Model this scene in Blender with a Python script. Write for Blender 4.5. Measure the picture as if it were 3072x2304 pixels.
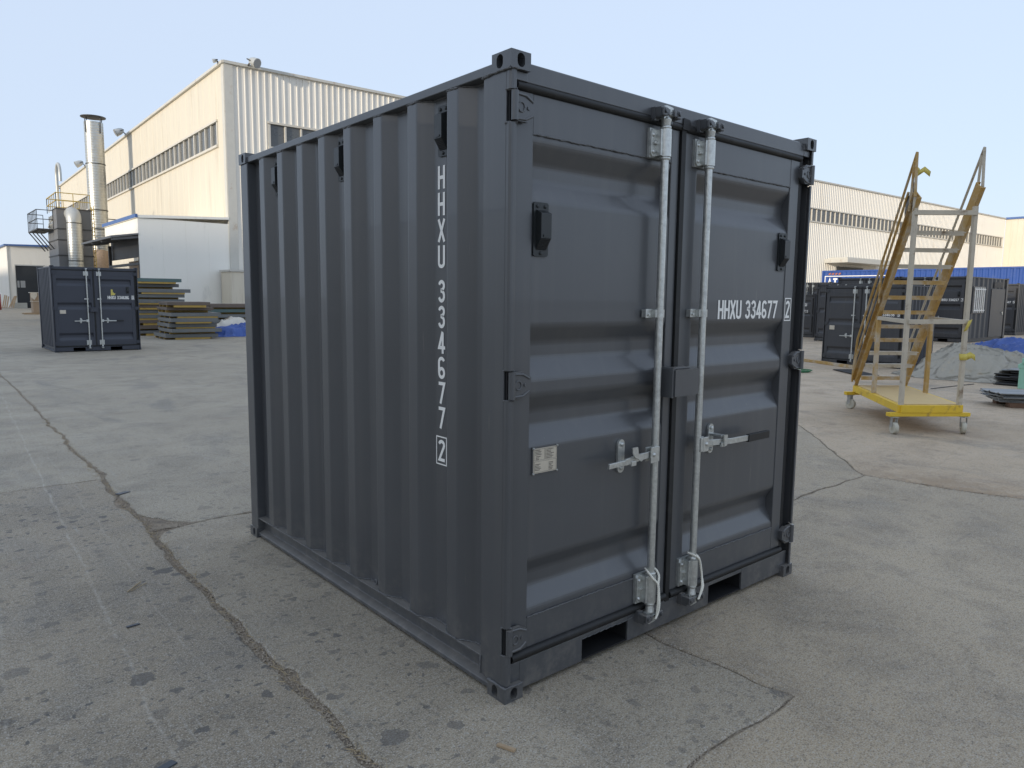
import bpy, bmesh, math, random
from mathutils import Vector, Matrix, noise

random.seed(7)
scene = bpy.context.scene
COL = scene.collection
for o in list(bpy.data.objects):
    bpy.data.objects.remove(o, do_unlink=True)

# ------------------------------------------------------------------ camera
CAM = Vector((-1.57900652, -1.87609551, 1.45589453))
cd = bpy.data.cameras.new('camera')
cd.sensor_width = 36.0
cd.lens = 36.0 * 2172.315 / 3072.0
cd.clip_start = 0.05
cd.clip_end = 2000.0
cam = bpy.data.objects.new('camera', cd)
COL.objects.link(cam)
r_ = (0.76228307, -0.64715418, 0.01076935)
d_ = (-0.06809809, -0.09673699, -0.99297765)
f_ = (0.64365143, 0.75619668, -0.11781093)
cam.matrix_world = Matrix((
    (r_[0], -d_[0], -f_[0], CAM.x),
    (r_[1], -d_[1], -f_[1], CAM.y),
    (r_[2], -d_[2], -f_[2], CAM.z),
    (0, 0, 0, 1)))
scene.camera = cam

# ------------------------------------------------------------------ sky, sun, exposure
SUN_EL = math.radians(8.0)
SUN_DIR = Vector((-math.cos(math.radians(12)), -math.sin(math.radians(12)), 0)) * math.cos(SUN_EL) + Vector((0, 0, math.sin(SUN_EL)))
world = bpy.data.worlds.new('World')
scene.world = world
world.use_nodes = True
nt = world.node_tree
nt.nodes.clear()
sky = nt.nodes.new('ShaderNodeTexSky')
sky.sky_type = 'NISHITA'
sky.sun_disc = False
sky.sun_elevation = SUN_EL
sky.sun_rotation = math.atan2(SUN_DIR.x, SUN_DIR.y)
sky.altitude = 50
sky.air_density = 1.0
sky.dust_density = 1.2
sky.ozone_density = 1.5
# an even veil of pale haze over the whole sky
mixn = nt.nodes.new('ShaderNodeMix')
mixn.data_type = 'RGBA'
mixn.inputs['Factor'].default_value = 0.72
mixn.inputs['B'].default_value = (6.15, 7.2, 9.0, 1)
bg = nt.nodes.new('ShaderNodeBackground')
bg.inputs['Strength'].default_value = 0.135
wo = nt.nodes.new('ShaderNodeOutputWorld')
nt.links.new(sky.outputs['Color'], mixn.inputs['A'])
nt.links.new(mixn.outputs['Result'], bg.inputs['Color'])
nt.links.new(bg.outputs['Background'], wo.inputs['Surface'])

sl = bpy.data.lights.new('sun', 'SUN')
sl.energy = 3.3
sl.angle = math.radians(1.0)
sl.color = (1.0, 0.90, 0.76)
sun = bpy.data.objects.new('sun', sl)
COL.objects.link(sun)
sun.rotation_euler = SUN_DIR.to_track_quat('Z', 'Y').to_euler()
sun.location = SUN_DIR * 60

scene.view_settings.view_transform = 'Standard'
scene.view_settings.look = 'None'
scene.view_settings.exposure = 0.0
scene.view_settings.gamma = 1.0
scene.view_settings.use_curve_mapping = False
scene.render.engine = 'CYCLES'

# ------------------------------------------------------------------ materials
MATS = {}


def mat(name, base, rough=0.6, metal=0.0, var=0.15, vscale=3.0, bump=0.0, bscale=40.0, spec=0.5, tint=None,
        tscale=1.2, tlo=0.5, thi=0.75, stretch=(1, 1, 1), coat=0.0):
    """painted / bare surface: colour wanders by var, optional second colour (dirt, rust) in noise patches"""
    m = bpy.data.materials.new(name)
    m.use_nodes = True
    n = m.node_tree.nodes
    l = m.node_tree.links
    b = n['Principled BSDF']
    b.inputs['Roughness'].default_value = rough
    b.inputs['Metallic'].default_value = metal
    b.inputs['Specular IOR Level'].default_value = spec
    b.inputs['Coat Weight'].default_value = coat
    tc = n.new('ShaderNodeTexCoord')
    mp = n.new('ShaderNodeMapping')
    mp.inputs['Scale'].default_value = stretch
    l.new(tc.outputs['Object'], mp.inputs['Vector'])
    nz = n.new('ShaderNodeTexNoise')
    nz.inputs['Scale'].default_value = vscale
    nz.inputs['Detail'].default_value = 6
    nz.inputs['Roughness'].default_value = 0.65
    l.new(mp.outputs['Vector'], nz.inputs['Vector'])
    mx = n.new('ShaderNodeMix')
    mx.data_type = 'RGBA'
    mx.inputs['A'].default_value = tuple(c * (1 - var) for c in base) + (1,)
    mx.inputs['B'].default_value = tuple(min(1, c * (1 + var)) for c in base) + (1,)
    l.new(nz.outputs['Fac'], mx.inputs['Factor'])
    out = mx.outputs['Result']
    if tint is not None:
        nz2 = n.new('ShaderNodeTexNoise')
        nz2.inputs['Scale'].default_value = tscale
        nz2.inputs['Detail'].default_value = 8
        nz2.inputs['Roughness'].default_value = 0.7
        l.new(mp.outputs['Vector'], nz2.inputs['Vector'])
        mr = n.new('ShaderNodeMapRange')
        mr.inputs['From Min'].default_value = tlo
        mr.inputs['From Max'].default_value = thi
        l.new(nz2.outputs['Fac'], mr.inputs['Value'])
        m2 = n.new('ShaderNodeMix')
        m2.data_type = 'RGBA'
        m2.inputs['B'].default_value = tuple(tint) + (1,)
        l.new(mr.outputs['Result'], m2.inputs['Factor'])
        l.new(out, m2.inputs['A'])
        out = m2.outputs['Result']
    l.new(out, b.inputs['Base Color'])
    rr = n.new('ShaderNodeMapRange')
    rr.inputs['To Min'].default_value = max(0.02, rough - 0.08)
    rr.inputs['To Max'].default_value = min(1, rough + 0.08)
    l.new(nz.outputs['Fac'], rr.inputs['Value'])
    l.new(rr.outputs['Result'], b.inputs['Roughness'])
    if bump > 0:
        nb = n.new('ShaderNodeTexNoise')
        nb.inputs['Scale'].default_value = bscale
        nb.inputs['Detail'].default_value = 4
        l.new(mp.outputs['Vector'], nb.inputs['Vector'])
        bp = n.new('ShaderNodeBump')
        bp.inputs['Strength'].default_value = bump
        bp.inputs['Distance'].default_value = 0.02
        l.new(nb.outputs['Fac'], bp.inputs['Height'])
        l.new(bp.outputs['Normal'], b.inputs['Normal'])
    MATS[name] = m
    return m


mat('paint', (0.063, 0.066, 0.071), 0.39, var=0.10, vscale=2.0, bump=0.035, bscale=2.2, spec=0.85, tint=(0.085, 0.084, 0.084), tscale=1.6, tlo=0.56, thi=0.95, coat=0.25)
mat('paint_weld', (0.13, 0.13, 0.132), 0.5, var=0.35, vscale=60, bump=0.5, bscale=120)
mat('paint_bg', (0.054, 0.055, 0.060), 0.42, var=0.2, vscale=1.5, tint=(0.08, 0.075, 0.068), tscale=1.3, tlo=0.52, thi=0.9)
mat('paint_navy', (0.037, 0.042, 0.058), 0.42, var=0.15, vscale=1.5, spec=0.6)
mat('panel_brown', (0.15, 0.115, 0.09), 0.6, var=0.3, vscale=3)
mat('rubber', (0.012, 0.012, 0.012), 0.55, var=0.3, vscale=8, tint=(0.05, 0.048, 0.045), tscale=5, tlo=0.55, thi=0.8)
mat('black', (0.008, 0.008, 0.009), 0.7, var=0.2)
mat('grip', (0.012, 0.012, 0.013), 0.4, var=0.1)
mat('zinc', (0.60, 0.61, 0.585), 0.36, metal=0.8, var=0.4, vscale=55, bump=0.08, bscale=80, tint=(0.45, 0.46, 0.45), tscale=26, tlo=0.52, thi=0.7)
mat('zinc_worn', (0.42, 0.42, 0.4), 0.5, metal=0.6, var=0.3, vscale=40, tint=(0.2, 0.19, 0.17), tscale=25, tlo=0.5, thi=0.7)
mat('decal', (0.92, 0.90, 0.85), 0.5, var=0.05)
mat('decal_yellow', (0.62, 0.52, 0.12), 0.5, var=0.1)
mat('plate', (0.62, 0.56, 0.46), 0.38, metal=0.35, var=0.15, vscale=20)
mat('ink', (0.06, 0.05, 0.045), 0.6, var=0.1)
mat('vent', (0.02, 0.023, 0.024), 0.33, var=0.2, vscale=8, tint=(0.07, 0.07, 0.07), tscale=10, tlo=0.6, thi=0.9)
mat('rope', (0.85, 0.81, 0.71), 0.85, var=0.2, vscale=60, bump=0.3, bscale=300)
mat('cladding', (0.80, 0.76, 0.68), 0.55, var=0.06, vscale=0.8, tint=(0.6, 0.53, 0.42), tscale=1.8, tlo=0.55, thi=0.88, stretch=(1, 1, 0.09))
mat('cladding_warm', (0.68, 0.62, 0.5), 0.55, var=0.06, vscale=0.8, tint=(0.46, 0.39, 0.29), tscale=2.6, tlo=0.55, thi=0.82, stretch=(1, 1, 0.07))
mat('trim', (0.58, 0.56, 0.5), 0.5, var=0.1, tint=(0.35, 0.22, 0.12), tscale=2, tlo=0.58, thi=0.8)
mat('trim_blue', (0.06, 0.13, 0.33), 0.45, var=0.15)
mat('frame_white', (0.62, 0.58, 0.5), 0.5, var=0.12, tint=(0.4, 0.25, 0.13), tscale=3, tlo=0.6, thi=0.85)
mat('glass', (0.1, 0.105, 0.105), 0.28, var=0.25, vscale=1.0, spec=0.6)
mat('shed_white', (0.9, 0.87, 0.79), 0.5, var=0.05, vscale=0.7, tint=(0.5, 0.48, 0.43), tscale=1.3, tlo=0.58, thi=0.9, stretch=(1, 1, 0.3))
mat('galv_duct', (0.52, 0.52, 0.49), 0.42, metal=0.8, var=0.2, vscale=6, tint=(0.36, 0.34, 0.29), tscale=4, tlo=0.52, thi=0.8)
mat('rust_duct', (0.4, 0.29, 0.2), 0.6, metal=0.3, var=0.2, vscale=6)
mat('collector', (0.155, 0.155, 0.155), 0.5, var=0.15, tint=(0.2, 0.16, 0.12), tscale=1.5, tlo=0.55, thi=0.85)
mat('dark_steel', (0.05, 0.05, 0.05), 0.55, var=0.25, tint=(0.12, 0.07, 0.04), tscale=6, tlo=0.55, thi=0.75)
mat('rail_yellow', (0.5, 0.36, 0.08), 0.5, var=0.2, tint=(0.3, 0.2, 0.1), tscale=6)
mat('stair_yellow', (0.76, 0.50, 0.03), 0.5, var=0.15, vscale=6, tint=(0.3, 0.17, 0.05), tscale=7, tlo=0.56, thi=0.72)
mat('stair_worn', (0.46, 0.285, 0.085), 0.6, var=0.25, vscale=8, tint=(0.5, 0.43, 0.33), tscale=4, tlo=0.46, thi=0.62, bump=0.1, bscale=60)
mat('stair_grey', (0.52, 0.46, 0.36), 0.6, var=0.2, vscale=9, tint=(0.2, 0.13, 0.07), tscale=6, tlo=0.56, thi=0.7, bump=0.1, bscale=60)
mat('stair_deck', (0.68, 0.50, 0.24), 0.7, var=0.12, vscale=5)
mat('wheel', (0.5, 0.47, 0.38), 0.6, var=0.25, vscale=20)
mat('tape', (0.62, 0.5, 0.1), 0.55, var=0.15)
mat('panel_grey', (0.16, 0.165, 0.16), 0.45, var=0.25, vscale=2.5, tint=(0.2, 0.14, 0.1), tscale=3, tlo=0.6, thi=0.8)
mat('panel_green', (0.1, 0.16, 0.15), 0.45, var=0.25, vscale=2.5)
mat('panel_yellow', (0.52, 0.34, 0.08), 0.6, var=0.25, vscale=5, tint=(0.25, 0.14, 0.06), tscale=4, tlo=0.55, thi=0.75)
mat('tarp_blue', (0.045, 0.1, 0.34), 0.42, var=0.3, vscale=3, tint=(0.12, 0.16, 0.32), tscale=4, tlo=0.55, thi=0.75, bump=0.3, bscale=25)
mat('tarp_silver', (0.36, 0.33, 0.27), 0.34, metal=0.65, var=0.08, vscale=2, tint=(0.26, 0.24, 0.195), tscale=2, tlo=0.5, thi=0.8, bump=0.5, bscale=22)
mat('cloth_white', (0.68, 0.63, 0.54), 0.8, var=0.15, tint=(0.5, 0.32, 0.17), tscale=4, tlo=0.55, thi=0.7)
mat('blue_box', (0.022, 0.075, 0.29), 0.5, var=0.2, vscale=1.2, tint=(0.09, 0.14, 0.32), tscale=1.5, tlo=0.55, thi=0.8)
mat('orange_decal', (0.45, 0.14, 0.05), 0.5, var=0.1)
mat('sheet_dark', (0.035, 0.035, 0.036), 0.5, var=0.3, tint=(0.1, 0.07, 0.05), tscale=3, tlo=0.55, thi=0.8)
mat('sheet_pale', (0.26, 0.27, 0.27), 0.45, var=0.25, vscale=4)
mat('trestle_green', (0.3, 0.56, 0.42), 0.5, var=0.12, tint=(0.4, 0.27, 0.13), tscale=4, tlo=0.6, thi=0.75)
mat('timber', (0.4, 0.29, 0.18), 0.75, var=0.25, vscale=9)
mat('timber_dark', (0.14, 0.08, 0.05), 0.8, var=0.3, vscale=9)
mat('carton', (0.4, 0.3, 0.21), 0.8, var=0.15)
mat('red_paint', (0.3, 0.035, 0.03), 0.4, var=0.15)
mat('door_dark', (0.025, 0.03, 0.036), 0.5, var=0.2)
mat('lamp_body', (0.5, 0.5, 0.47), 0.4, metal=0.3, var=0.15)
mat('lamp_glass', (0.35, 0.36, 0.36), 0.15, var=0.1, spec=0.7)
mat('block', (0.5, 0.5, 0.46), 0.8, var=0.15)
mat('hose_green', (0.03, 0.17, 0.07), 0.5, var=0.2)
mat('straw', (0.42, 0.33, 0.2), 0.85, var=0.3, vscale=30)
mat('gravel', (0.36, 0.305, 0.24), 0.9, var=0.45, vscale=35)
mat('scrap', (0.05, 0.06, 0.075), 0.45, var=0.3, vscale=20)


def crumple(name, scale, strength):
    m = MATS[name]
    n, l = m.node_tree.nodes, m.node_tree.links
    b = n['Principled BSDF']
    tc = n.new('ShaderNodeTexCoord')
    nz = n.new('ShaderNodeTexNoise')
    nz.inputs['Scale'].default_value = 3.0
    nz.inputs['Detail'].default_value = 3
    l.new(tc.outputs['Object'], nz.inputs['Vector'])
    va = n.new('ShaderNodeVectorMath')
    va.operation = 'MULTIPLY_ADD'
    va.inputs[1].default_value = (0.35, 0.35, 0.35)
    l.new(nz.outputs['Color'], va.inputs[0])
    l.new(tc.outputs['Object'], va.inputs[2])
    tot = None
    for sc, amp in ((scale, 1.0), (scale * 2.3, 0.45), (scale * 5.1, 0.2)):
        vo = n.new('ShaderNodeTexVoronoi')
        vo.feature = 'F1'
        vo.distance = 'MANHATTAN'
        vo.inputs['Scale'].default_value = sc
        l.new(va.outputs[0], vo.inputs['Vector'])
        mu = n.new('ShaderNodeMath')
        mu.operation = 'MULTIPLY'
        mu.inputs[1].default_value = amp
        l.new(vo.outputs['Distance'], mu.inputs[0])
        if tot is None:
            tot = mu.outputs[0]
        else:
            ad = n.new('ShaderNodeMath')
            l.new(tot, ad.inputs[0])
            l.new(mu.outputs[0], ad.inputs[1])
            tot = ad.outputs[0]
    bp = n.new('ShaderNodeBump')
    bp.inputs['Strength'].default_value = strength
    bp.inputs['Distance'].default_value = 0.08
    l.new(tot, bp.inputs['Height'])
    l.new(bp.outputs['Normal'], b.inputs['Normal'])


def weather_and_skylight(name, dust, top, amount):
    m = MATS[name]
    n, l = m.node_tree.nodes, m.node_tree.links
    b = n['Principled BSDF']
    src = b.inputs['Base Color'].links[0].from_socket
    tc = n.new('ShaderNodeTexCoord')
    sp = n.new('ShaderNodeSeparateXYZ')
    l.new(tc.outputs['Object'], sp.inputs[0])
    mr = n.new('ShaderNodeMapRange')
    mr.inputs['From Min'].default_value = 0.0
    mr.inputs['From Max'].default_value = top
    mr.inputs['To Min'].default_value = 1.0
    mr.inputs['To Max'].default_value = 0.0
    l.new(sp.outputs['Z'], mr.inputs['Value'])
    nz = n.new('ShaderNodeTexNoise')
    nz.inputs['Scale'].default_value = 14
    nz.inputs['Detail'].default_value = 5
    nz.inputs['Roughness'].default_value = 0.75
    l.new(tc.outputs['Object'], nz.inputs['Vector'])
    m2 = n.new('ShaderNodeMapRange')
    m2.inputs['From Min'].default_value = 0.46
    m2.inputs['From Max'].default_value = 0.72
    l.new(nz.outputs['Fac'], m2.inputs['Value'])
    mu = n.new('ShaderNodeMath')
    mu.operation = 'MULTIPLY'
    l.new(mr.outputs['Result'], mu.inputs[0])
    l.new(m2.outputs['Result'], mu.inputs[1])
    # scratches
    mp = n.new('ShaderNodeMapping')
    mp.inputs['Scale'].default_value = (60, 60, 3.5)
    mp.inputs['Rotation'].default_value = (0.25, 0.35, 0.0)
    l.new(tc.outputs['Object'], mp.inputs['Vector'])
    ns = n.new('ShaderNodeTexNoise')
    ns.inputs['Scale'].default_value = 1.0
    ns.inputs['Detail'].default_value = 3
    l.new(mp.outputs['Vector'], ns.inputs['Vector'])
    m3 = n.new('ShaderNodeMapRange')
    m3.inputs['From Min'].default_value = 0.72
    m3.inputs['From Max'].default_value = 0.80
    m3.inputs['To Max'].default_value = 0.5
    l.new(ns.outputs['Fac'], m3.inputs['Value'])
    mpv = n.new('ShaderNodeMapping')
    mpv.inputs['Scale'].default_value = (22, 22, 0.7)
    l.new(tc.outputs['Object'], mpv.inputs['Vector'])
    nv = n.new('ShaderNodeTexNoise')
    nv.inputs['Scale'].default_value = 1.0
    nv.inputs['Detail'].default_value = 4
    l.new(mpv.outputs['Vector'], nv.inputs['Vector'])
    m4 = n.new('ShaderNodeMapRange')
    m4.inputs['From Min'].default_value = 0.5
    m4.inputs['From Max'].default_value = 0.8
    m4.inputs['To Max'].default_value = 0.11
    l.new(nv.outputs['Fac'], m4.inputs['Value'])
    ad4 = n.new('ShaderNodeMath')
    l.new(m3.outputs['Result'], ad4.inputs[0])
    l.new(m4.outputs['Result'], ad4.inputs[1])
    # ledges and other up-facing faces lightened: painted skylight as well as dust
    ge = n.new('ShaderNodeNewGeometry')
    sg = n.new('ShaderNodeSeparateXYZ')
    l.new(ge.outputs['True Normal'], sg.inputs[0])
    m5 = n.new('ShaderNodeMapRange')
    m5.inputs['From Min'].default_value = 0.7
    m5.inputs['From Max'].default_value = 0.98
    m5.inputs['To Max'].default_value = 0.75
    l.new(sg.outputs['Z'], m5.inputs['Value'])
    ad5 = n.new('ShaderNodeMath')
    l.new(ad4.outputs[0], ad5.inputs[0])
    l.new(m5.outputs['Result'], ad5.inputs[1])
    mx = n.new('ShaderNodeMath')
    mx.operation = 'MULTIPLY_ADD'
    mx.inputs[1].default_value = amount
    mx.use_clamp = True
    l.new(mu.outputs[0], mx.inputs[0])
    l.new(ad5.outputs[0], mx.inputs[2])
    mc = n.new('ShaderNodeMix')
    mc.data_type = 'RGBA'
    mc.inputs['B'].default_value = tuple(dust) + (1,)  # the skylight on ledges is painted in this same dust colour
    l.new(mx.outputs[0], mc.inputs['Factor'])
    l.new(src, mc.inputs['A'])
    l.new(mc.outputs['Result'], b.inputs['Base Color'])


weather_and_skylight('paint', (0.19, 0.175, 0.155), 0.32, 0.7)
weather_and_skylight('paint_bg', (0.17, 0.16, 0.145), 0.35, 0.5)
crumple('tarp_silver', 1.7, 0.5)
crumple('tarp_blue', 2.0, 0.3)


def M(k):
    return MATS[k]


# ------------------------------------------------------------------ mesh helpers
class MB:
    def __init__(s):
        s.v = []
        s.f = []
        s.sm = set()

    def add(s, vs, fs, smooth=False):
        o = len(s.v)
        s.v += [tuple(p) for p in vs]
        for q in fs:
            if smooth:
                s.sm.add(len(s.f))
            s.f.append(tuple(i + o for i in q))
        return s

    def box(s, x0, x1, y0, y1, z0, z1):
        return s.add([(x0, y0, z0), (x1, y0, z0), (x1, y1, z0), (x0, y1, z0), (x0, y0, z1), (x1, y0, z1), (x1, y1, z1), (x0, y1, z1)],
                     [(0, 3, 2, 1), (4, 5, 6, 7), (0, 1, 5, 4), (1, 2, 6, 5), (2, 3, 7, 6), (3, 0, 4, 7)])

    def obox(s, c, ax, ay, az, hx, hy, hz):
        c = Vector(c)
        vs = []
        for sz in (-1, 1):
            for sx, sy in ((-1, -1), (1, -1), (1, 1), (-1, 1)):
                vs.append(c + ax * hx * sx + ay * hy * sy + az * hz * sz)
        return s.add(vs, [(0, 3, 2, 1), (4, 5, 6, 7), (0, 1, 5, 4), (1, 2, 6, 5), (2, 3, 7, 6), (3, 0, 4, 7)])

    def bar(s, a, b, w, h, up=(0, 0, 1)):
        """square bar from a to b, width w, height h"""
        a = Vector(a)
        b = Vector(b)
        d = (b - a)
        L = d.length
        d.normalize()
        up = Vector(up)
        sx = d.cross(up)
        if sx.length < 1e-4:
            sx = d.cross(Vector((1, 0, 0)))
        sx.normalize()
        uz = sx.cross(d)
        return s.obox((a + b) / 2, d, sx, uz, L / 2, w / 2, h / 2)

    def prism(s, pts, axis, a0, a1, smooth=False):
        """polygon pts (2-d) extruded along axis from a0 to a1; axis x:(y,z) y:(x,z) z:(x,y)"""
        n = len(pts)

        def P(p, a):
            return {'x': (a, p[0], p[1]), 'y': (p[0], a, p[1]), 'z': (p[0], p[1], a)}[axis]
        vs = [P(p, a0) for p in pts] + [P(p, a1) for p in pts]
        fs = [(i, (i + 1) % n, n + (i + 1) % n, n + i) for i in range(n)]
        s.add(vs, fs, smooth)
        return s.add([P(p, a0) for p in pts], [tuple(range(n))[::-1]]).add([P(p, a1) for p in pts], [tuple(range(n))])

    def strip(s, pts, axis, a0, a1, smooth=False):
        """open profile extruded: a bent sheet"""
        def P(p, a):
            return {'x': (a, p[0], p[1]), 'y': (p[0], a, p[1]), 'z': (p[0], p[1], a)}[axis]
        n = len(pts)
        vs = [P(p, a0) for p in pts] + [P(p, a1) for p in pts]
        return s.add(vs, [(i, i + 1, n + i + 1, n + i) for i in range(n - 1)], smooth)

    def tube(s, path, r, n=10, cap=True, radii=None):
        path = [Vector(p) for p in path]
        rings = []
        prev = None
        for i, p in enumerate(path):
            if i == 0:
                t = path[1] - p
            elif i == len(path) - 1:
                t = p - path[i - 1]
            else:
                t = (path[i + 1] - p).normalized() + (p - path[i - 1]).normalized()
            t.normalize()
            if prev is None:
                ref = Vector((0, 0, 1)) if abs(t.z) < 0.9 else Vector((1, 0, 0))
                u = t.cross(ref).normalized()
            else:
                u = prev - t * prev.dot(t)
                u.normalize()
            prev = u
            w = t.cross(u)
            rr = radii[i] if radii else r
            rings.append([p + (u * math.cos(2 * math.pi * k / n) + w * math.sin(2 * math.pi * k / n)) * rr for k in range(n)])
        vs = [q for ring in rings for q in ring]
        fs = []
        for i in range(len(rings) - 1):
            for k in range(n):
                a = i * n + k
                b = i * n + (k + 1) % n
                fs.append((a, b, b + n, a + n))
        s.add(vs, fs, True)
        if cap:
            s.add(rings[0], [tuple(range(n))[::-1]])
            s.add(rings[-1], [tuple(range(n))])
        return s

    def cyl(s, a, b, r, n=12):
        return s.tube([a, b], r, n)

    def build(s, name, m, parent=None, bevel=0, loc=None, kind=None):
        me = bpy.data.meshes.new(name)
        me.from_pydata(s.v, [], s.f)
        me.validate()
        bm = bmesh.new()
        bm.from_mesh(me)
        bmesh.ops.recalc_face_normals(bm, faces=bm.faces)
        bm.to_mesh(me)
        bm.free()
        if s.sm and len(me.polygons) == len(s.f):
            for i in s.sm:
                me.polygons[i].use_smooth = True
        me.materials.append(M(m) if isinstance(m, str) else m)
        o = bpy.data.objects.new(name, me)
        COL.objects.link(o)
        if parent is not None:
            o.parent = parent
        if loc is not None:
            o.location = loc
        if bevel:
            md = o.modifiers.new('edge', 'BEVEL')
            md.width = bevel
            md.segments = 2
            md.limit_method = 'ANGLE'
            md.angle_limit = math.radians(40)
        if kind:
            o['kind'] = kind
        return o


def tag(o, label, cat, group=None):
    o['label'] = label
    o['category'] = cat
    if group:
        o['group'] = group
    return o


def thing(name, label, cat, loc=(0, 0, 0), rz=0.0, group=None, scale=None):
    e = bpy.data.objects.new(name, None)
    COL.objects.link(e)
    e.location = loc
    e.rotation_euler = (0, 0, rz)
    e.empty_display_size = 0.2
    if scale:
        e.scale = scale
    return tag(e, label, cat, group)


def copy_tree(o, parent=None):
    c = o.copy()
    COL.objects.link(c)
    c.parent = parent
    for ch in list(o.children):
        copy_tree(ch, c)
    return c


# ------------------------------------------------------------------ lettering (condensed sans, drawn as strokes)
def arc(cx, cz, rx, rz, a0, a1, n=8):
    return [(cx + rx * math.cos(math.radians(a0 + (a1 - a0) * i / n)), cz + rz * math.sin(math.radians(a0 + (a1 - a0) * i / n))) for i in range(n + 1)]


# cell: stroke centre lines, x 0..0.30, z 0.07..0.93
XL, XR, XM, B0, T0 = 0.0, 0.30, 0.15, 0.07, 0.93
GLYPH = {
    'H': [[(XL, 0), (XL, 1)], [(XR, 0), (XR, 1)], [(XL, .5), (XR, .5)]],
    'X': [[(-.02, 0), (.32, 1)], [(.32, 0), (-.02, 1)]],
    'U': [[(XL, 1), (XL, .22)] + arc(XM, .22, .15, .15, 180, 360) + [(XR, 1)]],
    'A': [[(-.04, 0), (XM, .96), (.34, 0)], [(.05, .3), (.25, .3)]],
    'T': [[(-.05, .93), (.35, .93)], [(XM, .93), (XM, 0)]],
    '0': [arc(XM, .78, .15, .15, 0, 180) + arc(XM, .22, .15, .15, 180, 360) + [(XR, .78)]],
    '1': [[(.02, .78), (.17, .93), (.17, 0)]],
    '2': [arc(XM, .77, .15, .16, 170, -30) + [(0.01, .07), (.34, .07)]],
    '3': [arc(XM, .745, .145, .185, 165, -90, 10) + arc(XM, .29, .15, .22, 90, -165, 10)],
    '4': [[(.37, .27), (0.0, .27), (.21, .99)], [(.22, .93), (.22, 0)]],
    '5': [[(.3, .93), (.04, .93), (.02, .52)] + arc(XM, .32, .15, .25, 130, -160, 10)],
    '6': [arc(XM, .77, .15, .16, 15, 180) + [(0, .27)], arc(XM, .27, .15, .2, 180, 540, 16)],
    '7': [[(-.03, .93), (.31, .93), (.08, 0)]],
    '8': [arc(XM, .73, .13, .2, -90, 270, 16), arc(XM, .28, .15, .21, -90, 270, 16)],
    '9': [arc(XM, .23, .15, .16, 195, 360) + [(XR, .73)], arc(XM, .73, .15, .2, 0, 360, 16)],
}


def stroke(mb, pts, t, place, lift):
    n = len(pts)
    closed = (abs(pts[0][0] - pts[-1][0]) < 1e-6 and abs(pts[0][1] - pts[-1][1]) < 1e-6 and n > 3)
    L = []
    for i in range(n):
        p = Vector((pts[i][0], pts[i][1]))
        if closed and i in (0, n - 1):
            a = Vector(pts[n - 2])
            b = Vector(pts[1])
        else:
            a = Vector(pts[max(0, i - 1)])
            b = Vector(pts[min(n - 1, i + 1)])
        d1 = (p - a).normalized() if (p - a).length > 1e-7 else (b - p).normalized()
        d2 = (b - p).normalized() if (b - p).length > 1e-7 else d1
        n1 = Vector((-d1.y, d1.x))
        n2 = Vector((-d2.y, d2.x))
        m = (n1 + n2)
        if m.length < 1e-4:
            m = n1
        m.normalize()
        k = min(1.8, 1.0 / max(0.35, m.dot(n1)))
        L.append((p + m * t / 2 * k, p - m * t / 2 * k))
    vs = []
    for a, b in L:
        vs.append(place(a.x, a.y, lift))
        vs.append(place(b.x, b.y, lift))
    mb.add(vs, [(2 * i, 2 * i + 1, 2 * i + 3, 2 * i + 2) for i in range(n - 1)])


def word(mb, text, place, h, x0=0.0, z0=0.0, wf=1.0, track=0.17, t=0.155, down=False, box_last=True):
    """draw text; place(x, z, lift)->3-d; height h. down=True stacks letters downwards"""
    x, z = x0, z0
    k = 0
    for i, ch in enumerate(text):
        if ch == ' ':
            if down:
                z -= h * 0.38
            else:
                x += h * 0.26 * wf
            continue
        boxed = ch == '['
        if boxed:
            continue
        g = GLYPH[ch]
        last = box_last and i > 0 and text[i - 1] == '['
        for st in g:
            k += 1
            stroke(mb, [(x + px * h * wf, z + (pz if pz not in (0, 1) else pz) * h) for px, pz in st], t * h * min(1, wf), place, 0.00012 * (k % 6))
        if last:
            for a, b in ((-.15, -.14), ):
                p = [(x + a * h * wf, z + b * h), (x + (XR + .15) * h * wf, z + b * h), (x + (XR + .15) * h * wf, z + 1.14 * h), (x + a * h * wf, z + 1.14 * h), (x + a * h * wf, z + b * h)]
                stroke(mb, p, 0.06 * h, place, 0.0008)
        if down:
            z -= h * 1.15
        else:
            x += (XR + track) * h * wf
    return x, z


# ------------------------------------------------------------------ shipping container
CW, CL, CH = 2.009, 2.442, 2.26          # width of the door end, length, height


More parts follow.
